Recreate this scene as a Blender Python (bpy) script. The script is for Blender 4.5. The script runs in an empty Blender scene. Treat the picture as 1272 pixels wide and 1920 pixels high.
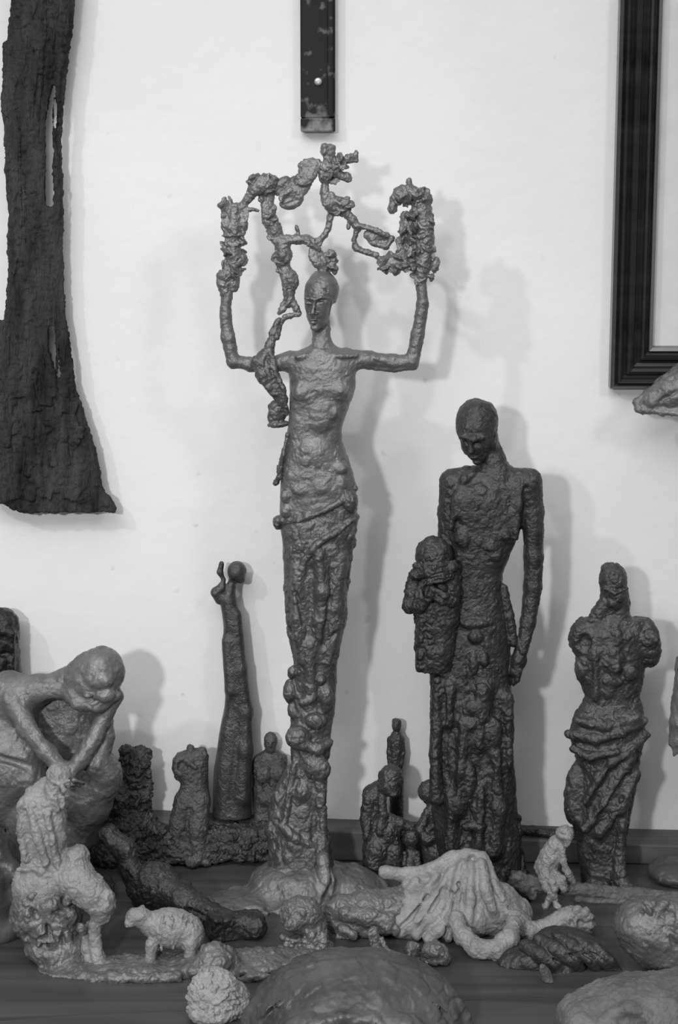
import bpy, math, random
import numpy as np

# ------------------------------------------------------------------ camera, world, lights
SC = bpy.context.scene
COL = SC.collection
F_PX = 4068.0
PITCH = math.radians(12.0)
CAM = np.array([0.0, -2.0, 0.76])
TABLE_H = 0.0

cam = bpy.data.cameras.new('camera')
cam.sensor_fit = 'VERTICAL'
cam.sensor_height = 24.0
cam.lens = 24.0 * F_PX / 1920.0
cam.clip_start = 0.05
cam_ob = bpy.data.objects.new('camera', cam)
COL.objects.link(cam_ob)
cam_ob.location = CAM
cam_ob.rotation_euler = (math.pi / 2 - PITCH, 0, 0)
SC.camera = cam_ob

W = bpy.data.worlds.new('world')
SC.world = W
W.use_nodes = True
W.node_tree.nodes['Background'].inputs[0].default_value = (1, 1, 1, 1)
W.node_tree.nodes['Background'].inputs[1].default_value = 0.22


def area_light(name, loc, aim, size, power):
    li = bpy.data.lights.new(name, 'AREA')
    li.shape = 'DISK'
    li.size = size
    li.energy = power
    o = bpy.data.objects.new(name, li)
    COL.objects.link(o)
    o.location = loc
    d = np.array(aim, float) - np.array(loc, float)
    import mathutils
    o.rotation_euler = mathutils.Vector(d).to_track_quat('-Z', 'Y').to_euler()
    return o


def spot_light(name, loc, aim, cone, blend, radius, power):
    import mathutils
    li = bpy.data.lights.new(name, 'SPOT')
    li.spot_size = math.radians(cone)
    li.spot_blend = blend
    li.shadow_soft_size = radius
    li.energy = power
    o = bpy.data.objects.new(name, li)
    COL.objects.link(o)
    o.location = loc
    d = np.array(aim, float) - np.array(loc, float)
    o.rotation_euler = mathutils.Vector(d).to_track_quat('-Z', 'Y').to_euler()
    return o


spot_light('key_lamp', (-0.76, -2.9, 1.1), (-0.2, 0, 0.05), 36, 1.0, 0.07, 125)
spot_light('upper_spot', (-1.75, -2.3, 2.3), (0.0, 0, 0.8), 50, 1.0, 0.06, 70)
spot_light('right_spot', (1.5, -2.4, 1.9), (0.0, 0, 0.8), 50, 1.0, 0.22, 44)
spot_light('added_wall_fill', (-0.4, -2.0, 2.2), (0.0, 0, 0.92), 48, 1.0, 0.9, 140)  # added wide soft fill lifting the upper wall and its shadows, no actual fixture
ceiling = area_light('ceiling_panel', (-0.3, -1.4, 2.15), (-0.15, -0.6, 0.3), 1.6, 13)
ceiling.data.shape = 'RECTANGLE'
ceiling.data.size = 2.2
ceiling.data.size_y = 1.3

SC.view_settings.view_transform = 'Standard'
SC.view_settings.look = 'None'
SC.view_settings.gamma = 1.0
SC.view_settings.use_curve_mapping = False
SC.view_settings.exposure = 0.07

# ------------------------------------------------------------------ pixel <-> place
CP, SP = math.cos(PITCH), math.sin(PITCH)


def ray(x, y):
    a = (np.asarray(x, float) - 636.0) / F_PX
    b = (960.0 - np.asarray(y, float)) / F_PX
    return a, CP + b * SP, -SP + b * CP


def on_plane(x, y, Y):
    """world point of a photo direction on the upright plane Y"""
    dx, dy, dz = ray(x, y)
    t = (Y - CAM[1]) / dy
    return CAM[0] + t * dx, CAM[2] + t * dz, t


def on_table(x, y, z=0.0):
    dx, dy, dz = ray(x, y)
    t = (z - CAM[2]) / dz
    return float(CAM[0] + t * dx), float(CAM[1] + t * dy)


def depth_at(y):
    return on_table(636, y)[1]


# ------------------------------------------------------------------ noise
_rt = np.random.RandomState(7).rand(65536).astype(np.float32) * 2 - 1


def lattice_hash(x, y, z, seed):
    h = (x * 374761393 + y * 668265263 + z * 1440662683 + seed * 1013904223) & 0xFFFFFFFF
    h = ((h ^ (h >> 13)) * 1274126177) & 0xFFFFFFFF
    h = ((h ^ (h >> 15)) * 2246822519) & 0xFFFFFFFF
    return (h ^ (h >> 16)) & 0xFFFF


def vnoise(P, seed=0):
    P = P.astype(np.float32)
    I = np.floor(P).astype(np.int64)
    f = P - I
    f = f * f * (3 - 2 * f)
    out = np.zeros(len(P), np.float32)
    for dx in (0, 1):
        wx = f[:, 0] if dx else 1 - f[:, 0]
        for dy in (0, 1):
            wy = f[:, 1] if dy else 1 - f[:, 1]
            for dz in (0, 1):
                wz = f[:, 2] if dz else 1 - f[:, 2]
                h = lattice_hash(I[:, 0] + dx, I[:, 1] + dy, I[:, 2] + dz, seed)
                out += wx * wy * wz * _rt[h]
    return out


# ------------------------------------------------------------------ clay modelling (distance fields -> mesh)
class Clay:
    """Solid modelling in photo-pixel units: x right, y down, z towards the viewer."""

    def __init__(self, vox=2.0, seed=1):
        self.ops = []
        self.vox = vox * 0.9
        self.rnd = random.Random(seed)
        self.seed = seed

    # -- primitives
    def cone(self, a, b, k=6, cut=False, zs=1.0):
        """a,b = (x,y,z,r) rounded tapered limb"""
        m = max(a[3], b[3])
        lo = [min(a[i], b[i]) - m * (zs if i == 2 else 1) for i in range(3)]
        hi = [max(a[i], b[i]) + m * (zs if i == 2 else 1) for i in range(3)]
        self.ops.append(('c', (a, b, zs), k, cut, lo, hi))
        return self

    def chain(self, pts, k=6, cut=False, zs=1.0):
        for p, q in zip(pts[:-1], pts[1:]):
            self.cone(p, q, k, cut, zs)
        return self

    def ell(self, c, r, rot=(0, 0, 0), k=6, cut=False):
        """c centre, r radii, rot = degrees about x,y,z"""
        m = max(r)
        if rot == (0, 0, 0):
            lo = [c[i] - r[i] for i in range(3)]
            hi = [c[i] + r[i] for i in range(3)]
            R = None
        else:
            rx, ry, rz = [math.radians(v) for v in rot]
            Rx = np.array([[1, 0, 0], [0, math.cos(rx), -math.sin(rx)], [0, math.sin(rx), math.cos(rx)]])
            Ry = np.array([[math.cos(ry), 0, math.sin(ry)], [0, 1, 0], [-math.sin(ry), 0, math.cos(ry)]])
            Rz = np.array([[math.cos(rz), -math.sin(rz), 0], [math.sin(rz), math.cos(rz), 0], [0, 0, 1]])
            R = (Rz @ Ry @ Rx)
            e = np.sqrt(((R * np.array(r)) ** 2).sum(1))
            lo = [c[i] - e[i] for i in range(3)]
            hi = [c[i] + e[i] for i in range(3)]
        self.ops.append(('e', (c, r, R), k, cut, lo, hi))
        return self

    def loft(self, rows, n=2.3, k=8, cut=False):
        """rows (y, xl, xr, zc, zd) from top to bottom"""
        rows = np.array(rows, float)
        lo = [rows[:, 1].min(), rows[0, 0], (rows[:, 3] - rows[:, 4]).min()]
        hi = [rows[:, 2].max(), rows[-1, 0], (rows[:, 3] + rows[:, 4]).max()]
        self.ops.append(('l', (rows, n), k, cut, lo, hi))
        return self

    def box(self, c, h, rz=0, ry=0, rad=3, k=4, cut=False):
        m = math.hypot(h[0], h[1], h[2]) if False else math.sqrt(sum(v * v for v in h))
        self.ops.append(('b', (c, h, math.radians(rz), math.radians(ry), rad), k, cut,
                         [c[i] - m for i in range(3)], [c[i] + m for i in range(3)]))
        return self

    def flakes(self, c, ext, n, size, thick=3.0, k=3):
        """crumpled clay flakes scattered through an ellipsoid"""
        r = self.rnd
        for _ in range(n):
            while True:
                u = [r.uniform(-1, 1) for _ in range(3)]
                if sum(v * v for v in u) <= 1:
                    break
            s = size * r.uniform(0.6, 1.25)
            self.ell((c[0] + u[0] * ext[0], c[1] + u[1] * ext[1], c[2] + u[2] * ext[2]),
                     (s, s * r.uniform(0.5, 0.9), thick * r.uniform(0.8, 1.5)),
                     (r.uniform(-70, 70), r.uniform(-70, 70), r.uniform(0, 180)), k)
        return self

    def lumps(self, c, ext, n, size, k=5):
        r = self.rnd
        for _ in range(n):
            while True:
                u = [r.uniform(-1, 1) for _ in range(3)]
                if sum(v * v for v in u) <= 1:
                    break
            s = size * r.uniform(0.6, 1.3)
            self.ell((c[0] + u[0] * ext[0], c[1] + u[1] * ext[1], c[2] + u[2] * ext[2]),
                     (s, s * r.uniform(0.6, 1.2), s * r.uniform(0.6, 1.0)), (0, 0, r.uniform(0, 180)), k)
        return self

    # -- evaluation
    def _dist(self, kind, par, X, Y, Z):
        if kind == 'c':
            a, b, zs = par
            ax, ay, az = a[0], a[1], a[2] / zs
            bx, by, bz = b[0] - ax, b[1] - ay, b[2] / zs - az
            L = max(bx * bx + by * by + bz * bz, 1e-6)
            px, py, pz = X - ax, Y - ay, Z / zs - az
            h = np.clip((px * bx + py * by + pz * bz) / L, 0, 1)
            d = np.sqrt((px - h * bx) ** 2 + (py - h * by) ** 2 + (pz - h * bz) ** 2)
            return d - (a[3] + (b[3] - a[3]) * h)
        if kind == 'e':
            c, r, R = par
            px, py, pz = X - c[0], Y - c[1], Z - c[2]
            if R is not None:
                px, py, pz = (R[0, 0] * px + R[1, 0] * py + R[2, 0] * pz,
                              R[0, 1] * px + R[1, 1] * py + R[2, 1] * pz,
                              R[0, 2] * px + R[1, 2] * py + R[2, 2] * pz)
            k0 = np.sqrt((px / r[0]) ** 2 + (py / r[1]) ** 2 + (pz / r[2]) ** 2)
            k1 = np.sqrt((px / r[0] ** 2) ** 2 + (py / r[1] ** 2) ** 2 + (pz / r[2] ** 2) ** 2)
            return k0 * (k0 - 1) / np.maximum(k1, 1e-5)
        if kind == 'l':
            rows, n = par
            y = Y.ravel()
            yc = np.clip(y, rows[0, 0], rows[-1, 0])
            # smooth (cosine-free) interpolation of the outline
            xl = np.interp(yc, rows[:, 0], rows[:, 1])
            xr = np.interp(yc, rows[:, 0], rows[:, 2])
            zc = np.interp(yc, rows[:, 0], rows[:, 3])
            zd = np.interp(yc, rows[:, 0], rows[:, 4])
            cx = ((xl + xr) / 2).astype(np.float32)[None, :, None]
            w = np.maximum((xr - xl) / 2, 1).astype(np.float32)[None, :, None]
            zc = zc.astype(np.float32)[None, :, None]
            zd = np.maximum(zd, 1).astype(np.float32)[None, :, None]
            q = (np.abs((X - cx) / w) ** n + np.abs((Z - zc) / zd) ** n) ** (1.0 / n)
            d = (q - 1) * np.minimum(w, zd)
            e = np.maximum(rows[0, 0] - Y, Y - rows[-1, 0])
            return np.maximum(d, e)
        if kind == 'b':
            c, h, rz, ry, rad = par
            px, py, pz = X - c[0], Y - c[1], Z - c[2]
            px, py = math.cos(rz) * px + math.sin(rz) * py, -math.sin(rz) * px + math.cos(rz) * py
            px, pz = math.cos(ry) * px - math.sin(ry) * pz, math.sin(ry) * px + math.cos(ry) * pz
            qx, qy, qz = np.abs(px) - h[0] + rad, np.abs(py) - h[1] + rad, np.abs(pz) - h[2] + rad
            o = np.sqrt(np.maximum(qx, 0) ** 2 + np.maximum(qy, 0) ** 2 + np.maximum(qz, 0) ** 2)
            return o + np.minimum(np.maximum(np.maximum(qx, qy), qz), 0) - rad

    def field(self):
        v = self.vox
        lo = np.min([o[4] for o in self.ops if not o[3]], axis=0) - 4 * v
        hi = np.max([o[5] for o in self.ops if not o[3]], axis=0) + 4 * v
        n = np.ceil((hi - lo) / v).astype(int) + 1
        F = np.full(n, 50.0, np.float32)
        ax = [(lo[i] + v * np.arange(n[i])).astype(np.float32) for i in range(3)]
        for kind, par, k, cut, l, h in self.ops:
            m = k + 3 * v
            i0 = np.maximum(np.floor((np.array(l) - m - lo) / v).astype(int), 0)
            i1 = np.minimum(np.ceil((np.array(h) + m - lo) / v).astype(int) + 1, n)
            if (i1 <= i0).any():
                continue
            sl = tuple(slice(a, b) for a, b in zip(i0, i1))
            X = ax[0][sl[0]][:, None, None]
            Y = ax[1][sl[1]][None, :, None]
            Z = ax[2][sl[2]][None, None, :]
            d = self._dist(kind, par, X, Y, Z).astype(np.float32)
            G = F[sl]
            kk = max(k, 0.01)
            if cut:
                hh = np.clip(0.5 - 0.5 * (G + d) / kk, 0, 1)
                F[sl] = G + (-d - G) * hh + kk * hh * (1 - hh)
            else:
                hh = np.clip(0.5 + 0.5 * (G - d) / kk, 0, 1)
                F[sl] = G + (d - G) * hh - kk * hh * (1 - hh)
        return F, lo

    def mesh(self):
        F, lo = self.field()
        S = F < 0
        c = [slice(0, -1), slice(1, None)]
        cnt = np.zeros(tuple(np.array(F.shape) - 1), np.uint8)
        for i in (0, 1):
            for j in (0, 1):
                for l in (0, 1):
                    cnt += S[c[i], c[j], c[l]]
        mask = (cnt > 0) & (cnt < 8)
        idx = np.argwhere(mask)
        pos = np.zeros((len(idx), 3), np.float32)
        num = np.zeros(len(idx), np.float32)
        cor = [(i, j, l) for i in (0, 1) for j in (0, 1) for l in (0, 1)]
        val = {q: F[idx[:, 0] + q[0], idx[:, 1] + q[1], idx[:, 2] + q[2]] for q in cor}
        for q in cor:
            for axis in range(3):
                if q[axis] == 0:
                    p = list(q); p[axis] = 1; p = tuple(p)
                    fa, fb = val[q], val[p]
                    x = (fa < 0) != (fb < 0)
                    t = np.where(x, fa / np.where(x, fa - fb, 1), 0)
                    for a in range(3):
                        pos[:, a] += np.where(x, q[a] + (t if a == axis else 0), 0)
                    num += x
        V = (idx + pos / num[:, None]) * self.vox + lo
        ids = np.full(mask.shape, -1, np.int32)
        ids[mask] = np.arange(len(idx), dtype=np.int32)
        quads = []
        sh = mask.shape
        for axis in range(3):
            o1, o2 = [(1, 2), (2, 0), (0, 1)][axis]
            a = [slice(None)] * 3; b = [slice(None)] * 3
            a[axis] = slice(0, -1); b[axis] = slice(1, None)
            ch = S[tuple(a)] != S[tuple(b)]
            e = np.argwhere(ch)
            e = e[(e[:, o1] > 0) & (e[:, o2] > 0) & (e[:, o1] < sh[o1]) & (e[:, o2] < sh[o2])]
            ins = S[e[:, 0], e[:, 1], e[:, 2]]
            d1 = np.zeros(3, int); d1[o1] = 1
            d2 = np.zeros(3, int); d2[o2] = 1
            g = lambda q: ids[q[:, 0], q[:, 1], q[:, 2]]
            Q = np.stack([g(e - d1 - d2), g(e - d2), g(e), g(e - d1)], 1)
            Q[~ins] = Q[~ins][:, ::-1]
            quads.append(Q)
        Q = np.concatenate(quads)
        Q = Q[(Q >= 0).all(1)]
        return V.astype(np.float64), Q


def vert_normals(V, Q):
    n = np.cross(V[Q[:, 2]] - V[Q[:, 0]], V[Q[:, 3]] - V[Q[:, 1]])
    N = np.zeros_like(V)
    for a in range(3):
        for i in range(4):
            N[:, a] += np.bincount(Q[:, i], n[:, a], minlength=len(V))
    return N / np.maximum(np.linalg.norm(N, axis=1, keepdims=True), 1e-9)


def roughen(V, Q, disp=(), pellets=None, seed=1, plate=1.0):
    """disp: (scale, amplitude, stretch_y); pellets: (count, rmin, rmax, height)"""
    rs = np.random.RandomState(seed)
    N = vert_normals(V, Q)
    D = np.zeros(len(V))
    if pellets:
        cnt, r0, r1, h = pellets
        h = h * 0.7
        V32 = V.astype(np.float32)
        N32 = N.astype(np.float32)
        order = np.argsort(V32[:, 1])
        ys = V32[order, 1]
        for i in rs.randint(0, len(V), cnt):
            r = rs.uniform(r0, r1)
            s0, s1 = np.searchsorted(ys, [V32[i, 1] - r * 1.8, V32[i, 1] + r * 1.8])
            sub = order[s0:s1]
            P = V32[sub] - V32[i]
            a = rs.uniform(0, 6.28)
            ca, sa = math.cos(a), math.sin(a)
            u = P[:, 0] * ca + P[:, 1] * sa
            w = -P[:, 0] * sa + P[:, 1] * ca
            q = np.sqrt((u / r) ** 2 + (w / (r * rs.uniform(0.5, 1.6))) ** 2 + (P[:, 2] / r) ** 2)
            t = np.clip((1 - q) / 0.28, 0, 1)
            t = t * t * (3 - 2 * t)
            t *= (N32[sub] @ N32[i] > 0.1)
            tilt = 1 + 0.5 * (u * rs.uniform(-1, 1) + w * rs.uniform(-1, 1)) / r
            D[sub] += h * rs.uniform(0.4, 1.0) * t * tilt * (1 if rs.rand() > 0.22 else -0.8)
    for j, (sc, am, st) in enumerate(disp):
        P = V / sc
        P = P * np.array([1, 1.0 / st, 1])
        if j == 0:
            D += 0.7 * am * vnoise(P, seed * 13 + j)
            wv = np.stack([vnoise(V / 9.0, seed + 91 + a) for a in range(3)], 1) * 4.0
            D += plate * 0.85 * am * plates((V + wv) * np.array([1, 1.0 / st, 1]), sc * 0.95, seed * 7)
        else:
            D += 0.6 * am * vnoise(P, seed * 13 + j)
            if j == 1:
                D += plate * 0.7 * am * plates(V + wv * 0.6, sc, seed * 5 + 3, 4.0)
    if disp:
        D += 0.12 * vnoise(V / 3.0, seed + 501)
    return V + N * D[:, None]


def plates(V, scale, seed, sharp=6.0):
    """pressed clay pellets: flat cells with their own height, sharp joints"""
    P = (V / scale).astype(np.float32)
    I = np.floor(P).astype(np.int64)
    f1 = np.full(len(P), 9.0, np.float32); f2 = f1.copy(); val = np.zeros(len(P), np.float32)
    for dx in (-1, 0, 1):
        for dy in (-1, 0, 1):
            for dz in (-1, 0, 1):
                C = I + np.array([dx, dy, dz])
                h = lattice_hash(C[:, 0], C[:, 1], C[:, 2], seed)
                q = np.stack([_rt[h], _rt[(h * 7 + 13) & 0xFFFF], _rt[(h * 31 + 101) & 0xFFFF]], 1) * 0.5 + 0.5
                d = np.sqrt(((C + q - P) ** 2).sum(1)).astype(np.float32)
                near = d < f1
                f2 = np.where(near, f1, np.minimum(f2, d))
                val = np.where(near, _rt[(h * 57 + 7) & 0xFFFF], val)
                f1 = np.where(near, d, f1)
    e = np.clip((f2 - f1) * sharp, 0, 1)
    e = e * e * (3 - 2 * e)
    return val * e - 0.35 * (1 - e)


def mesh_object(name, V, Q, mat, parent=None, smooth=True):
    me = bpy.data.meshes.new(name)
    V = np.ascontiguousarray(V, np.float32)
    Q = np.ascontiguousarray(Q, np.int32)
    me.vertices.add(len(V))
    me.vertices.foreach_set('co', V.ravel())
    k = Q.shape[1]
    me.loops.add(Q.size)
    me.loops.foreach_set('vertex_index', Q.ravel())
    me.polygons.add(len(Q))
    me.polygons.foreach_set('loop_start', np.arange(0, Q.size, k, dtype=np.int32))
    if smooth:
        me.polygons.foreach_set('use_smooth', np.ones(len(Q), bool))
    me.update(calc_edges=True)
    me.validate()
    me.materials.append(mat)
    o = bpy.data.objects.new(name, me)
    COL.objects.link(o)
    if parent is not None:
        o.parent = parent
    return o


def tag(o, label, cat, group=None):
    o['label'] = label
    o['category'] = cat
    if group:
        o['group'] = group
    return o


class Piece:
    """A sculpture standing at photo column xb on the table; an Empty at its base parents its parts."""

    def __init__(self, name, label, cat, xb, yg, Y=None, zmin=0.0, group=None):
        self.Y = depth_at(yg) if Y is None else Y
        x, z, t = on_plane(xb, yg, self.Y)
        self.s = float(t) / F_PX
        self.zmin = zmin
        self.o = bpy.data.objects.new(name, None)
        self.o.empty_display_size = 0.02
        COL.objects.link(self.o)
        self.org = np.array([float(x), self.Y, zmin if zmin is not None else float(z)])
        self.o.location = self.org
        tag(self.o, label, cat, group)

    def part(self, name, clay, mat, disp=(), pellets=None, label=None, parent=None, lift=0.0, plate=1.0):
        V, Q = clay.mesh()
        V = roughen(V, Q, disp, pellets, clay.seed, plate)
        X, Z, _ = on_plane(V[:, 0], V[:, 1], self.Y)
        P = np.stack([X, self.Y - V[:, 2] * self.s, Z], 1)
        if self.zmin is not None:
            P[:, 2] = np.maximum(P[:, 2], self.zmin + lift)
        P[:, 1] = np.minimum(P[:, 1], -0.003)          # nothing goes into the wall
        if self.zmin is not None:                      # drop what would lie under the table top
            low = P[:, 2] <= self.zmin + lift + 1e-7
            Q = Q[~low[Q].all(1)]
            used = np.zeros(len(P), bool); used[Q.ravel()] = True
            new = np.cumsum(used) - 1
            P = P[used]; Q = new[Q]
        Q = Q[:, ::-1] if _flip(P, Q) else Q
        o = mesh_object(name, P - self.org, Q, mat, self.o)
        if label:
            o['label'] = label
        if parent is not None:
            o.parent = parent
        return o


def _flip(P, Q):
    a, b, c, d = (P[Q[:, i]] for i in range(4))
    ctr = P.mean(0)
    n = np.cross(c - a, d - b)
    return float(((a + c) / 2 - ctr).ravel() @ n.ravel()) < 0


# ------------------------------------------------------------------ materials
def nodes_of(name):
    m = bpy.data.materials.new(name)
    m.use_nodes = True
    nt = m.node_tree
    return m, nt, nt.nodes['Principled BSDF']


def patina(name, lo, hi, rough=0.42, scale=60, bump=0.35, fine=420, stretch=1.0, spec=0.5, metal=0.0):
    m, nt, b = nodes_of(name)
    N, L = nt.nodes.new, nt.links.new
    tc = N('ShaderNodeTexCoord')
    mp = N('ShaderNodeMapping')
    mp.inputs['Scale'].default_value = (1, 1, 1.0 / stretch)
    L(tc.outputs['Object'], mp.inputs[0])
    n1 = N('ShaderNodeTexNoise'); n1.inputs['Scale'].default_value = scale
    n1.inputs['Detail'].default_value = 7; n1.inputs['Roughness'].default_value = 0.62
    L(mp.outputs[0], n1.inputs['Vector'])
    r = N('ShaderNodeValToRGB')
    r.color_ramp.elements[0].position = 0.3; r.color_ramp.elements[0].color = (lo, lo, lo, 1)
    r.color_ramp.elements[1].position = 0.72; r.color_ramp.elements[1].color = (hi, hi, hi, 1)
    L(n1.outputs['Fac'], r.inputs[0]); L(r.outputs[0], b.inputs['Base Color'])
    n2 = N('ShaderNodeTexNoise'); n2.inputs['Scale'].default_value = fine
    n2.inputs['Detail'].default_value = 5; n2.inputs['Roughness'].default_value = 0.65
    L(mp.outputs[0], n2.inputs['Vector'])
    n3 = N('ShaderNodeTexVoronoi'); n3.inputs['Scale'].default_value = fine * 0.3
    n3.feature = 'SMOOTH_F1'
    L(mp.outputs[0], n3.inputs['Vector'])
    n4 = N('ShaderNodeTexNoise'); n4.inputs['Scale'].default_value = fine * 0.36
    n4.inputs['Detail'].default_value = 6; n4.inputs['Roughness'].default_value = 0.6; n4.inputs['Distortion'].default_value = 0.8
    L(mp.outputs[0], n4.inputs['Vector'])
    a0 = N('ShaderNodeMath'); a0.operation = 'MULTIPLY_ADD'; a0.inputs[1].default_value = 0.6
    L(n3.outputs['Distance'], a0.inputs[0]); L(n2.outputs['Fac'], a0.inputs[2])
    ad = N('ShaderNodeMath'); ad.operation = 'MULTIPLY_ADD'; ad.inputs[1].default_value = 2.2
    L(n4.outputs['Fac'], ad.inputs[0]); L(a0.outputs[0], ad.inputs[2])
    bp = N('ShaderNodeBump'); bp.inputs['Strength'].default_value = bump
    bp.inputs['Distance'].default_value = 0.004
    L(ad.outputs[0], bp.inputs['Height']); L(bp.outputs[0], b.inputs['Normal'])
    mr = N('ShaderNodeMapRange'); mr.inputs[3].default_value = rough - 0.1; mr.inputs[4].default_value = rough + 0.18
    L(n2.outputs['Fac'], mr.inputs[0]); L(mr.outputs[0], b.inputs['Roughness'])
    b.inputs['Specular IOR Level'].default_value = spec
    b.inputs['Metallic'].default_value = metal
    return m


M = {
    'bronze': patina('bronze_patina', 0.08, 0.15, 0.30, 35, 0.28, metal=0.5, spec=0.8),
    'bronze_mid': patina('bronze_grey_patina', 0.11, 0.20, 0.34, 35, 0.25, metal=0.45, spec=0.8),
    'garland': patina('bronze_garland', 0.12, 0.24, 0.31, 50, 0.25, metal=0.45, spec=0.8),
    'bronze_dull': patina('dull_bronze', 0.05, 0.13, 0.36, 45, 0.4, metal=0.3, spec=0.6),
    'dull': patina('dull_clay', 0.09, 0.22, 0.36, 30, 0.3, spec=0.5),
    'dark': patina('dark_bronze', 0.014, 0.055, 0.31, 40, 0.32, metal=0.35, spec=0.8),
    'darkest': patina('blackened_bronze', 0.006, 0.025, 0.28, 40, 0.32, metal=0.3, spec=0.7),
    'torso': patina('torso_bronze', 0.030, 0.085, 0.31, 35, 0.30, metal=0.4, spec=0.8),
    'pale': patina('pale_clay', 0.17, 0.34, 0.32, 40, 0.3, spec=0.7),
    'paler': patina('dusty_pale_clay', 0.24, 0.44, 0.45, 60, 0.35),
    'clay': patina('grey_clay', 0.10, 0.21, 0.30, 40, 0.25, metal=0.25, spec=0.8),
    'rough': patina('rough_slag', 0.012, 0.10, 0.26, 90, 0.5, 300, metal=0.35, spec=0.8),
    'glaze': patina('smooth_dark_glaze', 0.03, 0.17, 0.34, 16, 0.12, 200, metal=0.2, spec=0.6),
    'wood_dark': patina('weathered_bark', 0.006, 0.075, 0.7, 55, 1.0, 260, 5.0, 0.2),
    'bark_log': patina('branch_wood', 0.06, 0.16, 0.5, 60, 0.4, 300),
}


def wall_material():
    m, nt, b = nodes_of('white_plaster')
    N, L = nt.nodes.new, nt.links.new
    tc = N('ShaderNodeTexCoord')
    n1 = N('ShaderNodeTexNoise'); n1.inputs['Scale'].default_value = 5; n1.inputs['Detail'].default_value = 4
    L(tc.outputs['Object'], n1.inputs['Vector'])
    r = N('ShaderNodeValToRGB')
    r.color_ramp.elements[0].position = 0.3; r.color_ramp.elements[0].color = (0.74, 0.74, 0.74, 1)
    r.color_ramp.elements[1].position = 0.7; r.color_ramp.elements[1].color = (0.80, 0.80, 0.80, 1)
    L(n1.outputs['Fac'], r.inputs[0])
    # sparse specks and scuffs in the plaster
    n3 = N('ShaderNodeTexNoise'); n3.inputs['Scale'].default_value = 55; n3.inputs['Detail'].default_value = 3
    L(tc.outputs['Object'], n3.inputs['Vector'])
    r3 = N('ShaderNodeValToRGB')
    r3.color_ramp.elements[0].position = 0.70; r3.color_ramp.elements[0].color = (1, 1, 1, 1)
    r3.color_ramp.elements[1].position = 0.80; r3.color_ramp.elements[1].color = (0.72, 0.72, 0.72, 1)
    L(n3.outputs['Fac'], r3.inputs[0])
    mx = N('ShaderNodeMix'); mx.data_type = 'RGBA'; mx.blend_type = 'MULTIPLY'; mx.inputs[0].default_value = 1
    L(r.outputs[0], mx.inputs[6]); L(r3.outputs[0], mx.inputs[7]); L(mx.outputs[2], b.inputs['Base Color'])
    n2 = N('ShaderNodeTexNoise'); n2.inputs['Scale'].default_value = 60; n2.inputs['Detail'].default_value = 8
    L(tc.outputs['Object'], n2.inputs['Vector'])
    bp = N('ShaderNodeBump'); bp.inputs['Strength'].default_value = 0.25; bp.inputs['Distance'].default_value = 0.003
    L(n2.outputs['Fac'], bp.inputs['Height']); L(bp.outputs[0], b.inputs['Normal'])
    b.inputs['Roughness'].default_value = 0.9
    b.inputs['Specular IOR Level'].default_value = 0.2
    return m


def wood_material(name, lo, hi, rough=0.5, sx=3.0):
    m, nt, b = nodes_of(name)
    N, L = nt.nodes.new, nt.links.new
    tc = N('ShaderNodeTexCoord')
    mp = N('ShaderNodeMapping'); mp.inputs['Scale'].default_value = (sx, 45, 45)
    L(tc.outputs['Object'], mp.inputs[0])
    n1 = N('ShaderNodeTexNoise'); n1.inputs['Scale'].default_value = 1; n1.inputs['Detail'].default_value = 6
    n1.inputs['Distortion'].default_value = 0.6
    L(mp.outputs[0], n1.inputs['Vector'])
    r = N('ShaderNodeValToRGB')
    r.color_ramp.elements[0].position = 0.3; r.color_ramp.elements[0].color = (lo, lo, lo, 1)
    r.color_ramp.elements[1].position = 0.7; r.color_ramp.elements[1].color = (hi, hi, hi, 1)
    L(n1.outputs['Fac'], r.inputs[0]); L(r.outputs[0], b.inputs['Base Color'])
    bp = N('ShaderNodeBump'); bp.inputs['Strength'].default_value = 0.12; bp.inputs['Distance'].default_value = 0.001
    L(n1.outputs['Fac'], bp.inputs['Height']); L(bp.outputs[0], b.inputs['Normal'])
    b.inputs['Roughness'].default_value = rough
    b.inputs['Specular IOR Level'].default_value = 0.35
    return m


def plain(name, v, rough=0.5, metal=0.0, spec=0.5):
    m, nt, b = nodes_of(name)
    N, L = nt.nodes.new, nt.links.new
    tc = N('ShaderNodeTexCoord')
    n = N('ShaderNodeTexNoise'); n.inputs['Scale'].default_value = 40; n.inputs['Detail'].default_value = 4
    L(tc.outputs['Object'], n.inputs['Vector'])
    mr = N('ShaderNodeMapRange'); mr.inputs[3].default_value = v * 0.88; mr.inputs[4].default_value = v * 1.12
    L(n.outputs['Fac'], mr.inputs[0]); L(mr.outputs[0], b.inputs['Base Color'])
    b.inputs['Roughness'].default_value = rough
    b.inputs['Metallic'].default_value = metal
    b.inputs['Specular IOR Level'].default_value = spec
    return m


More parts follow.
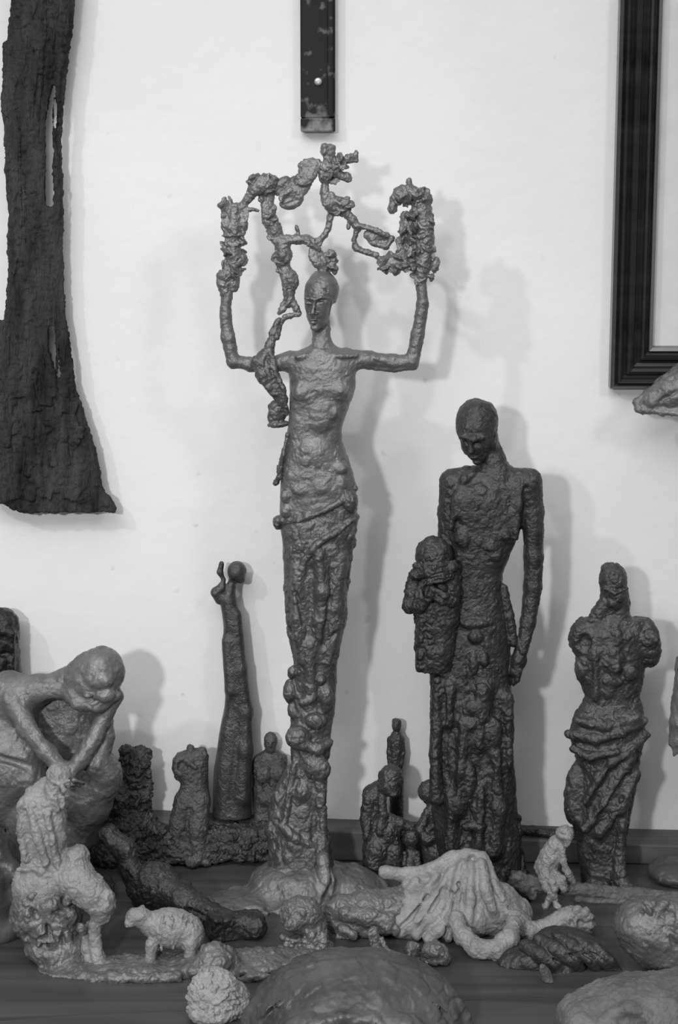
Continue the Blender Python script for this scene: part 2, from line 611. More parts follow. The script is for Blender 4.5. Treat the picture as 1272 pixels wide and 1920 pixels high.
def worn_strip_material():
    m, nt, b = nodes_of('worn_black_lacquer')
    N, L = nt.nodes.new, nt.links.new
    tc = N('ShaderNodeTexCoord')
    n = N('ShaderNodeTexNoise'); n.inputs['Scale'].default_value = 75; n.inputs['Detail'].default_value = 7
    L(tc.outputs['Object'], n.inputs['Vector'])
    sx = N('ShaderNodeSeparateXYZ'); L(tc.outputs['Object'], sx.inputs[0])
    # the lacquer is rubbed off in a patch below the screw
    d = N('ShaderNodeVectorMath'); d.operation = 'DISTANCE'
    mp = N('ShaderNodeMapping'); mp.inputs['Scale'].default_value = (1, 0, 1)
    L(tc.outputs['Object'], mp.inputs[0]); L(mp.outputs[0], d.inputs[0]); d.inputs[1].default_value = (-0.001, 0, -0.040)
    mr = N('ShaderNodeMapRange'); mr.inputs[1].default_value = 0.004; mr.inputs[2].default_value = 0.024
    mr.inputs[3].default_value = 0.17; mr.inputs[4].default_value = -0.06
    L(d.outputs['Value'], mr.inputs[0])
    ad = N('ShaderNodeMath'); ad.operation = 'ADD'
    L(n.outputs['Fac'], ad.inputs[0]); L(mr.outputs[0], ad.inputs[1])
    r = N('ShaderNodeValToRGB')
    r.color_ramp.elements[0].position = 0.52; r.color_ramp.elements[0].color = (0.006, 0.006, 0.006, 1)
    r.color_ramp.elements[1].position = 0.70; r.color_ramp.elements[1].color = (0.22, 0.22, 0.22, 1)
    L(ad.outputs[0], r.inputs[0]); L(r.outputs[0], b.inputs['Base Color'])
    b.inputs['Roughness'].default_value = 0.5
    b.inputs['Specular IOR Level'].default_value = 0.3
    return m


M['wall'] = wall_material()
M['board'] = wood_material('table_wood', 0.045, 0.095, 0.4)
M['ledge'] = wood_material('ledge_wood', 0.07, 0.13, 0.6)
M['frame'] = wood_material('dark_frame_wood', 0.010, 0.03, 0.2)
M['slip'] = plain('worn_gilt_slip', 0.16, 0.35, 0.3)
M['paper'] = plain('pale_picture_sheet', 0.62, 0.8, 0, 0.2)
M['strip'] = worn_strip_material()
M['screw'] = plain('screw_metal', 0.55, 0.35, 0.6)
M['floor'] = plain('floor_grey', 0.18, 0.7)


# ------------------------------------------------------------------ plain mesh helpers
def prism(name, poly, z0, z1, mat, parent=None, bevel=0.0):
    """poly = [(x,y)] counter-clockwise from above"""
    n = len(poly)
    V = [(x, y, z0) for x, y in poly] + [(x, y, z1) for x, y in poly]
    Fc = [tuple(range(n))[::-1], tuple(range(n, 2 * n))] + [(i, (i + 1) % n, n + (i + 1) % n, n + i) for i in range(n)]
    me = bpy.data.meshes.new(name)
    me.from_pydata(V, [], Fc)
    me.update()
    me.materials.append(mat)
    o = bpy.data.objects.new(name, me)
    COL.objects.link(o)
    if parent is not None:
        o.parent = parent
    if bevel:
        b = o.modifiers.new('bevel', 'BEVEL'); b.width = bevel; b.segments = 2
    return o


def boxm(name, x0, x1, y0, y1, z0, z1, mat, parent=None, bevel=0.0):
    return prism(name, [(x0, y0), (x1, y0), (x1, y1), (x0, y1)], z0, z1, mat, parent, bevel)


def empty(name, loc, label, cat, group=None):
    o = bpy.data.objects.new(name, None)
    o.empty_display_size = 0.02
    COL.objects.link(o)
    o.location = loc
    return tag(o, label, cat, group)


# ------------------------------------------------------------------ the setting
w = boxm('wall_back', -1.6, 1.6, 0.0, 0.1, -0.9, 1.9, M['wall']); w['kind'] = 'structure'
f = boxm('floor', -1.6, 1.6, -3.4, 0.1, -0.95, -0.9, M['floor']); f['kind'] = 'structure'

# table of long planks
tb = empty('display_table', (0, -0.28, -0.9), 'long grey wooden plank table carrying the crowd of sculptures', 'table')
off = np.array([0, 0.28, 0.9])


def plank(poly):
    return prism('plank', [(x, y + 0.28) for x, y in poly], 0.9 - 0.03, 0.9, M['board'], tb)


sA = depth_at(1830)
xa, ya = on_table(150, 1902); xb_, yb_ = on_table(960, 1872)
sl = (yb_ - ya) / (xb_ - xa)
seam = lambda x: ya + (x - xa) * sl
plank([(-0.6, -0.13), (0.6, -0.13), (0.6, -0.002), (-0.6, -0.002)])
plank([(-0.6, sA), (0.6, sA), (0.6, -0.1304), (-0.6, -0.1304)])
plank([(-0.6, seam(-0.6)), (0.6, seam(0.6)), (0.6, sA - 0.0004), (-0.6, sA - 0.0004)])
plank([(-0.6, -0.56), (0.6, -0.56), (0.6, seam(0.6) - 0.0006), (-0.2, seam(-0.2) - 0.0006), (-0.29, seam(-0.29) - 0.008), (-0.6, seam(-0.6) - 0.02)])
for x in (-0.58, 0.52):
    for y in (-0.54, -0.08):
        boxm('leg', x, x + 0.06, y + 0.28, y + 0.34, 0.0, 0.83, M['board'], tb, 0.003)
for y in (-0.53, -0.05):
    boxm('apron', -0.52, 0.52, y + 0.28, y + 0.305, 0.83, 0.8695, M['board'], tb)

# low ledge along the wall, its top falling slightly to the right
lx = [-0.75, -0.17, 0.0, 0.30, 0.75]
lt = [0.052, 0.040, 0.031, 0.0205, 0.012]
lw = [0.030, 0.032, 0.036, 0.045, 0.055]
V = []; Fc = []
for x, t, d in zip(lx, lt, lw):
    V += [(x, -0.001, 0.0005), (x, -d, 0.0005), (x, -d, t), (x, -0.001, t)]
for i in range(4):
    for j in range(4):
        a, b = i * 4 + j, i * 4 + (j + 1) % 4
        Fc.append((a, b, b + 4, a + 4))
Fc += [(0, 3, 2, 1), (16, 17, 18, 19)]
me = bpy.data.meshes.new('trim_1'); me.from_pydata(V, [], Fc); me.update(); me.materials.append(M['ledge'])
ledge = bpy.data.objects.new('trim_1', me); COL.objects.link(ledge); ledge['kind'] = 'structure'
bv = ledge.modifiers.new('bevel', 'BEVEL'); bv.width = 0.002; bv.segments = 2


def ledge_top(x):
    return float(np.interp(x, lx, lt))


# ------------------------------------------------------------------ on the wall
def driftwood():
    p = Piece('driftwood_plank', 'dark weathered driftwood plank with two slits, hung on the wall at left', 'driftwood', 90, 950, Y=-0.022, zmin=None)
    c = Clay(2.7, 3)
    T = 11
    c.loft([(-70, 30, 150, 0, T), (0, 23, 143, 0, T), (60, 16, 137, 0, T), (76, 15, 135, 0, T), (80, 6, 133, 0, T), (200, 3, 120, 0, T), (310, 8, 116, 0, T),
            (380, 15, 116, 0, T), (495, 15, 120, 0, T), (575, 11, 125, 0, T), (596, 8, 126, 0, T), (680, -2, 137, 0, T), (730, -8, 146, 0, T + 1),
            (780, -10, 161, 0, T + 3), (833, -12, 177, 0, T + 4), (885, -13, 187, 0, T + 5), (925, -13, 197, 0, T + 4), (940, -10, 207, 0, T + 2), (960, 40, 214, 0, T)], n=4)
    c.ell((-8, 690, 2), (44, 96, 14), (0, 0, -6))
    c.ell((-12, 880, 2), (30, 58, 15))
    c.cone((196, 940, 0, 12), (212, 953, 0, 8), 6)
    c.chain([(101, 162, 0, 2), (98, 200, 0, 8), (96, 240, 0, 9), (93, 300, 0, 6), (94, 380, 0, 7)], 1, True, zs=14)
    c.chain([(98, 618, 0, 6), (103, 655, 0, 9), (111, 706, 0, 6)], 1, True, zs=14)
    r = random.Random(33)
    # long splits and ridges of the grain
    for i in range(46):
        y0 = r.uniform(-60, 800); L = r.uniform(60, 220)
        u = r.uniform(0.06, 0.94)
        pts = []
        for t in range(4):
            y = y0 + L * t / 3
            xl = np.interp(y, [0, 200, 500, 680, 780, 930], [20, 5, 15, -5, -10, -10]); xr = np.interp(y, [0, 200, 500, 680, 780, 930], [140, 118, 118, 135, 160, 200])
            pts.append((xl + (xr - xl) * u + r.uniform(-4, 4), y, T + (1 if i % 2 else 2) + (3 if y > 780 else 0), (1.2 if t in (0, 3) else 3.2)))
        c.chain(pts, 2, i % 2 == 0)
    for pts in ([(88, 560, 12, 2), (96, 700, 14, 4), (118, 820, 16, 3)], [(55, 760, 15, 2.5), (52, 800, 16, 4), (45, 850, 17, 2.5)],
                [(98, 855, 17, 3), (97, 945, 16, 4)], [(45, 366, 13, 4), (75, 360, 13, 3)], [(40, 850, 16, 3), (44, 930, 16, 4)], [(0, 712, 15, 3), (40, 700, 16, 4)]):
        c.chain(pts, 2, True)
    for i in range(36):
        y = r.uniform(700, 935); x = r.uniform(5, np.interp(y, [700, 780, 940], [118, 138, 175]))
        c.box((x, y, 13), (r.uniform(6, 16), r.uniform(10, 30), 5), r.uniform(-14, 14), r.uniform(-16, 16), 2, 2)
    p.part('driftwood_body', c, M['wood_dark'], [(22, 3.0, 5), (9, 2.4, 4), (5, 1.2, 3)], None)


def wall_strip():
    Y0 = -0.012
    x0, z0, _ = on_plane(564, 247, Y0); x1, _, _ = on_plane(629, 247, Y0)
    xs, zs, _ = on_plane(597, 153, Y0)
    o = empty('wall_strip', (float(xs), 0, float(zs)), 'narrow black worn strip with a pale screw, hung at top centre', 'wall strip')
    q = lambda x: float(x - xs)
    z = lambda v: float(v - zs)
    boxm('strip_board', q(x0), q(x1), -0.012, -0.0005, z(z0) + 0.012, z(z0) + 0.40, M['strip'], o, 0.0015)
    boxm('side_bead', q(x1) - 0.007, q(x1) - 0.002, -0.0155, -0.0115, z(z0) + 0.013, z(z0) + 0.40, M['strip'], o, 0.001)
    boxm('end_cap', q(x0), q(x1), -0.0145, -0.0005, z(z0), z(z0) + 0.0122, M['strip'], o, 0.0012)
    n = 20
    V = []; rr = 0.0036
    rings = [(rr, -0.012), (rr, -0.0135), (rr * 0.8, -0.0148), (rr * 0.4, -0.0155)]
    for r, y in rings:
        V += [(r * math.cos(6.28318 * i / n), y, r * math.sin(6.28318 * i / n)) for i in range(n)]
    Fc = [(k * n + i, k * n + (i + 1) % n, (k + 1) * n + (i + 1) % n, (k + 1) * n + i) for k in range(3) for i in range(n)]
    Fc.append(tuple(range(3 * n, 4 * n)))
    m = bpy.data.meshes.new('screw'); m.from_pydata(V, [], Fc); m.update(); m.materials.append(M['screw'])
    s = bpy.data.objects.new('screw', m); COL.objects.link(s); s.parent = o
    s['label'] = 'pale round screw head'


def picture_frame():
    # opening and outer edge on the wall
    Y0 = -0.02
    xo, zo, _ = on_plane(1146, 730, Y0)
    xi, zi, _ = on_plane(1225, 657, Y0)
    wd = float(min(xi - xo, zi - zo)) * 1.0
    X0, Z0 = float(xo), float(zo)
    X1, Z1 = X0 + 0.46, Z0 + 0.62
    o = empty('picture_frame', (X0, 0, Z0), 'dark moulded wooden picture frame around a pale sheet at upper right', 'picture frame')
    prof = [(0, .0), (0, .012), (.08, .016), (.14, .0145), (.17, .018), (.22, .0195), (.27, .018), (.30, .014), (.36, .0135), (.40, .017), (.47, .0185),
            (.54, .017), (.58, .0125), (.66, .0115), (.72, .0125), (.76, .0155), (.82, .016), (.86, .0125), (.93, .011), (.96, .0095), (1.0, .0085), (1.0, 0.001)]
    cs = [(X0, Z0, 1, 1), (X1, Z0, -1, 1), (X1, Z1, -1, -1), (X0, Z1, 1, -1)]
    for k in range(4):
        a, b = cs[k], cs[(k + 1) % 4]
        V = []
        for (cx, cz, sx, sz) in (a, b):
            for u, h in prof:
                V.append((cx + sx * u * wd - X0, -h * 1.25 - 0.0008, cz + sz * u * wd - Z0))
        n = len(prof)
        Fc = [(i, i + 1, n + i + 1, n + i) for i in range(n - 1)]
        m = bpy.data.meshes.new('frame_rail'); m.from_pydata(V, [], Fc); m.update(); m.materials.append(M['frame'])
        r = bpy.data.objects.new('frame_rail', m); COL.objects.link(r); r.parent = o
    sl_prof = [(0.955, .0085), (0.965, .0125), (1.05, .0115), (1.07, .0085), (1.07, .004)]
    for k in range(4):
        a, b = cs[k], cs[(k + 1) % 4]
        V = [(cx + sx * u * wd - X0, -h * 1.25 - 0.0008, cz + sz * u * wd - Z0) for (cx, cz, sx, sz) in (a, b) for u, h in sl_prof]
        n = len(sl_prof)
        m = bpy.data.meshes.new('frame_slip'); m.from_pydata(V, [], [(i, i + 1, n + i + 1, n + i) for i in range(n - 1)]); m.update(); m.materials.append(M['slip'])
        r = bpy.data.objects.new('frame_slip', m); COL.objects.link(r); r.parent = o
    V = [(wd * .95, -0.006, wd * .95), (X1 - X0 - wd * .95, -0.006, wd * .95), (X1 - X0 - wd * .95, -0.006, Z1 - Z0 - wd * .95), (wd * .95, -0.006, Z1 - Z0 - wd * .95)]
    V += [(x, -0.002, z) for x, y, z in V]
    m = bpy.data.meshes.new('picture_sheet')
    m.from_pydata(V, [], [(0, 1, 2, 3), (7, 6, 5, 4), (0, 4, 5, 1), (1, 5, 6, 2), (2, 6, 7, 3), (3, 7, 4, 0)]); m.update(); m.materials.append(M['paper'])
    s = bpy.data.objects.new('picture_sheet', m); COL.objects.link(s); s.parent = o
    s['label'] = 'blank pale sheet inside the frame'


driftwood()
wall_strip()
picture_frame()


# ------------------------------------------------------------------ sculptures
def woman():
    p = Piece('raised_arms_statue', 'tall slender bronze woman with raised arms holding a leafy garland over her head', 'sculpture', 575, 1668)
    c = Clay(2.0, 11)
    c.loft([(655, 566, 646, 0, 20), (664, 540, 668, 0, 28), (685, 541, 668, 0, 34), (724, 544, 667, 0, 38), (763, 543, 654, 0, 35), (802, 540, 641, 0, 32),
            (828, 536, 642, 0, 32), (854, 531, 652, 2, 34), (880, 526, 660, 2, 37), (906, 526, 668, 2, 39), (960, 525, 669, 0, 40), (1000, 529, 662, 0, 40)], 2.5)
    c.ell((640, 728, 30), (15, 16, 12), k=10).ell((566, 731, 28), (14, 15, 10), k=10)
    c.ell((640, 728, 41), (4, 4, 4), k=3).ell((604, 775, 30), (20, 26, 8), k=10).ell((626, 768, 30), (10, 12, 7), k=4)
    c.ell((588, 848, 26), (34, 26, 14), k=10).ell((640, 872, 28), (14, 12, 10), k=4).ell((566, 912, 34), (16, 10, 7), k=5)
    c.ell((536, 925, 26), (11, 14, 10), k=4).ell((538, 952, 26), (12, 14, 10), k=4).ell((603, 905, 38), (14, 12, 5), k=5).ell((640, 897, 30), (10, 14, 8), k=4)
    c.ell((596, 873, 42), (5, 3, 6), k=3, cut=True).chain([(560, 868, 40, 2), (580, 880, 44, 2.5), (620, 868, 42, 2)], 3, True)
    # arms
    c.chain([(546, 676, 0, 18), (505, 684, 2, 14), (470, 683, 3, 12.5), (440, 676, 4, 12)], 8)
    c.chain([(438, 677, 4, 13), (428, 632, 3, 12.5), (423, 592, 2, 10.5), (426, 548, 2, 11)], 5)
    c.chain([(652, 674, 0, 20), (690, 674, 2, 16), (735, 678, 3, 13), (772, 678, 4, 13)], 8)
    c.chain([(773, 677, 4, 14), (784, 625, 3, 12.5), (793, 570, 2, 11), (790, 528, 2, 10)], 5)
    c.chain([(690, 688, 6, 5), (740, 692, 8, 5), (775, 688, 8, 5)], 4)
    # collar bones
    c.chain([(606, 660, 20, 4), (640, 664, 26, 4), (668, 664, 18, 4)], 5).chain([(590, 660, 20, 4), (560, 666, 24, 4)], 5)
    # neck and head
    c.loft([(600, 584, 619, -2, 16), (630, 586, 620, -2, 16), (645, 585, 626, 0, 18), (665, 565, 648, 0, 24)], 2.2)
    c.loft([(507, 599, 613, -2, 6), (511, 590, 621, -1, 16), (517, 583, 627, 0, 23), (530, 574, 632, 2, 31), (545, 571, 632, 4, 34), (560, 571, 627, 5, 34),
            (575, 572, 622, 6, 32), (590, 575, 619, 7, 28), (603, 579, 615, 8, 22), (613, 585, 608, 9, 15), (619, 591, 601, 9, 7)], 2.1, k=5)
    c.ell((625, 545, -4), (11, 24, 26), k=4)
    c.chain([(575, 540, 34, 1.6), (596, 528, 38, 1.6), (612, 540, 33, 1.8), (619, 566, 22, 1.8), (618, 590, 16, 1.6)], 2, True)
    c.ell((580, 562, 37), (8, 5, 5), k=4, cut=True).ell((604, 561, 38), (9, 5, 5), k=4, cut=True)
    c.ell((580, 564, 33), (7.5, 4.2, 4.5), k=1.5).ell((603, 564, 34), (8.5, 4.2, 4.5), k=1.5)
    c.chain([(573, 566, 37, .9), (580, 567.5, 39, .9), (586, 566, 38, .9)], 1, True).chain([(595, 566, 39, .9), (603, 567.5, 40, .9), (610, 565, 37, .9)], 1, True)
    c.chain([(572, 556, 33, 2), (586, 555, 38, 2.6), (592, 558, 39, 3)], 2).chain([(592, 558, 39, 3), (603, 553, 39, 2.6), (616, 556, 32, 2)], 2)
    c.chain([(591, 558, 38, 2.6), (589, 571, 42, 3.2), (587.5, 581, 45, 4.3)], 2.5).ell((582, 583, 38), (4, 3, 4), k=2).ell((594, 583, 39), (4, 3, 4), k=2)
    c.ell((588, 594.5, 37), (8.5, 2.4, 4), k=1.5).ell((588, 600, 35), (7.5, 2.8, 4.5), k=1.5)
    c.chain([(579, 597.2, 38, .8), (588, 597, 41, .9), (597, 597.2, 38, .8)], 1, True)
    c.ell((591, 611, 26), (9, 7, 8), k=4)
    p.part('body', c, M['bronze_mid'], [(18, 1.0, 1.0), (8, 0.5, 1), (4, .3, 1)], (120, 6, 16, 1.7))

    # skirt with wound bands
    c = Clay(2.0, 12)
    c.loft([(948, 530, 668, 0, 42), (971, 524, 671, 0, 44), (1010, 529, 665, 0, 43), (1063, 533, 657, 0, 41), (1109, 534, 652, 0, 40), (1167, 537, 648, 0, 38),
            (1211, 546, 639, 0, 36), (1243, 551, 634, 0, 34), (1284, 548, 632, 0, 34), (1343, 547, 627, 0, 33), (1372, 543, 622, 0, 32), (1401, 546, 619, 0, 32),
            (1430, 548, 615, 0, 32), (1488, 536, 611, 2, 34), (1518, 520, 608, 4, 36), (1547, 513, 613, 6, 40), (1576, 516, 620, 8, 44), (1640, 500, 632, 10, 52)], 2.3)
    c.chain([(523, 974, 10, 8), (560, 968, 38, 6), (606, 950, 43, 5), (642, 930, 38, 6), (663, 912, 14, 8)], 4)
    c.chain([(530, 985, 25, 5), (565, 976, 43, 4), (610, 957, 47, 3.5)], 2, True)
    c.chain([(664, 968, 25, 6), (632, 988, 43, 6), (596, 1008, 45, 6), (572, 1040, 42, 5), (566, 1075, 40, 4)], 3)
    c.chain([(660, 976, 30, 4), (632, 998, 46, 4), (602, 1018, 46, 4)], 2, True)
    c.ell((522, 979, 4), (9, 12, 14), k=3).ell((654, 930, 20), (16, 26, 26), (0, 0, -20), k=5)
    for pts in ([(600, 1030, 42, 9), (606, 1100, 40, 10), (600, 1180, 37, 8)], [(560, 1060, 36, 9), (558, 1150, 36, 8), (566, 1230, 32, 7)],
                [(640, 1040, 28, 9), (630, 1130, 28, 9), (618, 1230, 28, 8)], [(582, 1200, 35, 8), (584, 1290, 33, 7)]):
        c.chain(pts, 14)
    for pts in ([(584, 1060, 44, 4), (582, 1180, 42, 4)], [(622, 1060, 42, 4), (618, 1110, 42, 3), (608, 1200, 38, 4)], [(556, 1100, 42, 2.5), (574, 1165, 42, 3)],
                [(640, 1170, 34, 3), (606, 1200, 40, 3)], [(596, 1240, 38, 4), (600, 1330, 34, 3)]):
        c.chain(pts, 6, True)
    c.ell((548, 1256, 14), (9, 11, 10), k=3).ell((545, 1292, 14), (12, 22, 14), k=4).ell((549, 1328, 12), (9, 18, 12), k=4)
    c.ell((602, 1264, 34), (9, 10, 8), k=3).ell((576, 1302, 34), (20, 9, 9), (0, 0, -25), k=3).ell((612, 1300, 28), (14, 26, 12), k=4)
    c.ell((592, 1340, 36), (20, 15, 12), k=3).ell((560, 1372, 34), (24, 22, 16), (0, 0, 30), k=3).chain([(566, 1384, 36, 11), (596, 1392, 38, 10), (618, 1384, 24, 7)], 4)
    c.ell((595, 1432, 28), (24, 24, 14), k=4).ell((568, 1475, 30), (16, 22, 12), k=4).ell((600, 1480, 28), (9, 40, 10), k=4)
    c.chain([(556, 1408, 20, 6), (540, 1500, 34, 6), (534, 1540, 38, 6)], 4)
    c.chain([(530, 1535, 38, 8), (556, 1555, 46, 10), (584, 1572, 42, 7)], 4).ell((556, 1572, 40), (20, 14, 14), (0, 0, 30), k=3)
    c.chain([(545, 1450, -4, 13), (524, 1500, -2, 15), (516, 1555, 6, 16), (528, 1620, 14, 22)], 8)
    c.chain([(587, 1440, 36, 3), (588, 1560, 44, 3.5)], 3, True).chain([(606, 1480, 28, 6), (606, 1570, 34, 10), (612, 1640, 40, 14)], 5)
    p.part('skirt', c, M['bronze'], [(16, 1.7, 1.8), (7, .8, 1.4), (3.5, .4, 1)], (200, 7, 17, 2.8))

    # drapery over the bent arm
    c = Clay(1.8, 13)
    c.chain([(505, 652, 16, 8), (490, 676, 17, 15), (498, 700, 16, 17), (518, 726, 14, 14), (530, 752, 12, 10), (537, 772, 10, 6)], 5)
    c.chain([(508, 655, 22, 6), (516, 690, 24, 6), (530, 722, 24, 6), (537, 760, 18, 4)], 3).chain([(480, 676, 24, 7), (492, 705, 26, 6), (512, 735, 24, 5)], 3)
    c.chain([(523, 600, 6, 5), (512, 625, 8, 7), (506, 655, 14, 9)], 4).cone((527, 606, 4, 4), (520, 632, 10, 5), 3)
    c.ell((520, 772, 4), (19, 28, 14), (0, 30, 14), k=3).ell((522, 794, 6), (20, 7, 13), (0, 0, -6), k=2)
    c.chain([(540, 810, 26, 4), (532, 848, 28, 4), (524, 890, 20, 5), (519, 902, 12, 6)], 3).chain([(532, 838, 20, 3), (522, 880, 14, 3)], 2)
    c.chain([(500, 690, 33, 2), (524, 734, 34, 2)], 2, True)
    p.part('shoulder_drape', c, M['bronze'], [(9, 1.5, 1.4), (4, .6, 1)], (60, 5, 10, 2.0))

    # garland
    c = Clay(1.6, 14)
    # left cluster rising from the hand
    c.chain([(424, 552, 2, 11), (420, 530, 2, 13), (432, 505, 2, 14), (438, 480, 2, 15), (436, 452, 2, 13), (438, 425, 0, 17), (440, 395, -2, 15)], 4)
    c.ell((424, 398, 6), (10, 30, 6), (0, 25, -6), k=2).ell((454, 408, 4), (14, 28, 5), (0, -30, 12), k=2).ell((416, 384, 8), (8, 7, 8), k=2)
    c.ell((433, 378, 0), (4, 12, 5), (0, 0, -20), k=2).ell((438, 440, 8), (22, 5, 10), (0, 0, -4), k=2)
    c.ell((455, 455, 4), (9, 6, 8), k=2).ell((440, 490, 10), (22, 12, 6), (20, 0, -28), k=2).ell((452, 485, 4), (14, 16, 5), (30, 20, 0), k=2)
    c.ell((424, 516, 10), (14, 12, 8), k=2).ell((440, 526, 6), (12, 22, 5), (0, 30, 0), k=2).ell((413, 522, 0), (7, 16, 9), k=2)
    c.flakes((440, 470, 4), (18, 70, 14), 46, 13, 2.8, 1.5).ell((440, 420, 4), (26, 26, 10), (0, 10, 10), k=4).ell((424, 402, 16), (9, 20, 7), k=3, cut=True)
    # arch over to the crest
    c.chain([(452, 390, 0, 8), (466, 372, 2, 8), (480, 352, 2, 14), (497, 346, 2, 18), (515, 352, 0, 12), (536, 340, 0, 10)], 4)
    c.chain([(452, 388, 4, 4), (470, 392, 6, 4), (484, 394, 6, 3)], 2)
    c.flakes((497, 346, 4), (28, 20, 12), 34, 13, 2.6, 1.5).ell((486, 340, 10), (16, 7, 6), (0, 0, -50), k=2).ell((502, 345, 12), (5, 22, 6), (0, 0, 8), k=2)
    c.ell((556, 352, 4), (42, 21, 7), (10, 20, -42), k=3).ell((548, 376, 8), (24, 17, 7), (-20, 0, -25), k=3).ell((549, 371, 17), (21, 13, 6), (-10, 0, -30), k=3, cut=True)
    c.ell((574, 332, 8), (24, 15, 6), (10, 0, -32), k=3).ell((582, 316, 2), (25, 15, 8), (0, 0, -28), k=3).cone((594, 312, 0, 8), (612, 318, 0, 9), 4)
    c.chain([(562, 311, 0, 4), (572, 302, 0, 4), (586, 299, 0, 4), (598, 303, 0, 4), (606, 312, 0, 5)], 2)
    # crest
    c.box((616, 281, 2), (13, 11, 9), 8, 20, 4, 3).chain([(614, 285, 0, 9), (618, 310, 2, 11), (608, 335, 2, 9)], 4)
    c.ell((606, 322, 6), (8, 20, 7), (0, 0, 10), k=3).ell((640, 302, 0), (14, 10, 7), (0, 20, -8), k=3).box((660, 297, 2), (12, 9, 7), -8, 20, 4, 3).ell((668, 291, 2), (5, 9, 6), k=2)
    c.ell((640, 328, 4), (18, 8, 6), (20, 0, 38), k=3).ell((632, 318, 6), (8, 16, 5), (0, 30, 20), k=2).ell((652, 332, 4), (8, 11, 4), (0, 0, -30), k=2)
    c.flakes((630, 312, 4), (26, 26, 9), 26, 11, 2.6, 1.5)
    # stem down to the leaf and on to the right cluster
    c.chain([(610, 335, 0, 7), (609, 360, 0, 8), (612, 378, 2, 10)], 4)
    c.ell((632, 386, 4), (28, 19, 9), (0, 20, 20), k=3).ell((622, 374, 8), (10, 16, 6), (0, 0, -10), k=3).ell((648, 380, 8), (8, 14, 5), (0, 0, 30), k=2)
    c.flakes((638, 386, 6), (24, 16, 8), 16, 11, 2.4, 1.5)
    c.chain([(648, 398, 2, 9), (662, 412, 2, 8), (672, 430, 2, 6)], 3).ell((654, 422, 0), (4, 10, 4), (0, 0, 10), k=2)
    c.chain([(668, 422, 4, 6), (690, 426, 8, 5), (712, 434, 8, 5), (726, 442, 6, 6)], 3).chain([(670, 428, 0, 6), (664, 450, 0, 5), (668, 466, 2, 6), (690, 473, 4, 6), (706, 478, 4, 6)], 3)
    c.ell((706, 446, 2), (26, 15, 5), (0, 0, 24), k=3).ell((712, 452, 10), (16, 8, 5), (0, 0, 28), k=2, cut=True).chain([(700, 456, 2, 5), (724, 462, 4, 6), (736, 446, 4, 5)], 3)
    # right cluster
    c.chain([(790, 530, 2, 10), (792, 508, 2, 13), (796, 480, 2, 14), (800, 450, 2, 15), (796, 420, 2, 17), (792, 395, 0, 18), (786, 372, 0, 17), (768, 360, 0, 14), (750, 362, 0, 12), (740, 374, 0, 9), (736, 392, 2, 9)], 4)
    c.chain([(790, 490, 2, 12), (762, 488, 4, 18), (738, 492, 4, 16), (716, 490, 4, 10)], 4).chain([(758, 470, 0, 12), (764, 440, 0, 13), (775, 420, 0, 14)], 4)
    c.flakes((750, 490, 6), (40, 20, 14), 46, 14, 2.8, 1.5).flakes((776, 440, 8), (30, 46, 14), 62, 14, 2.8, 1.5).flakes((772, 368, 6), (34, 20, 14), 44, 11, 2.8, 1.5)
    c.flakes((800, 440, 4), (12, 70, 14), 46, 12, 2.8, 1.5).flakes((795, 510, 4), (18, 26, 10), 22, 11, 2.8, 1.5).ell((816, 496, 2), (9, 16, 7), (0, 0, 10), k=2)
    c.ell((768, 343, 0), (6, 11, 5), k=2).ell((797, 420, 14), (6, 6, 6), k=2)
    # hanging ribbon column
    c.chain([(506, 362, 0, 10), (502, 388, 0, 12), (506, 412, 0, 14), (516, 432, 0, 13), (522, 448, 0, 12)], 4).ell((504, 398, 8), (14, 26, 7), (0, 20, -6), k=3)
    c.chain([(504, 444, 4, 5), (520, 450, 4, 9), (540, 449, 4, 9), (558, 449, 4, 9), (576, 448, 2, 8), (598, 456, 0, 7)], 4)
    c.chain([(556, 440, 4, 3.5), (562, 448, 6, 5)], 2).ell((558, 431, 4), (4, 11, 4), (0, 0, -20), k=2).chain([(562, 446, 8, 5), (580, 456, 10, 5), (598, 466, 6, 5)], 3)
    c.chain([(598, 452, 0, 6), (610, 440, 0, 6), (617, 424, 0, 6), (620, 404, 0, 7)], 3)
    c.ell((594, 482, 2), (15, 24, 8), (0, 20, -24), k=3).ell((604, 494, 0), (12, 22, 9), (0, 0, -10), k=3)
    c.flakes((622, 490, -2), (8, 20, 8), 18, 9, 2.6, 1.5).flakes((528, 480, 2), (12, 36, 10), 16, 11, 2.6, 1.5).flakes((508, 410, 2), (12, 34, 10), 14, 12, 2.6, 1.5).flakes((545, 525, 2), (10, 24, 10), 10, 10, 2.6, 1.5).ell((628, 508, -4), (6, 9, 5), k=2)
    c.chain([(530, 458, 2, 15), (532, 478, 2, 16), (532, 498, 0, 10), (540, 518, 2, 14), (546, 530, 0, 13), (543, 550, 0, 9), (540, 568, 0, 9)], 4)
    c.ell((528, 478, 8), (9, 22, 8), (0, 0, 8), k=2).ell((549, 525, 4), (11, 20, 9), k=3).ell((534, 530, 8), (6, 34, 6), (0, 0, -6), k=2)
    c.ell((530, 580, 2), (9, 6, 8), (0, 0, -40), k=3).chain([(536, 565, 0, 6), (524, 586, 4, 4)], 3).chain([(545, 560, 0, 8), (556, 578, 2, 6), (560, 588, 2, 5), (545, 592, 0, 5), (535, 594, 2, 5), (526, 606, 2, 5)], 3)
    p.part('garland', c, M['garland'], [(6, 1.1, 1), (3, .5, 1)], (120, 4, 8, 1.6))

    c = Clay(2.9, 15)
    c.ell((560, 1650, 20), (92, 46, 80), k=20).ell((470, 1664, 66), (88, 16, 54), (0, 10, 0), k=16).ell((560, 1666, 80), (60, 16, 44), k=16)
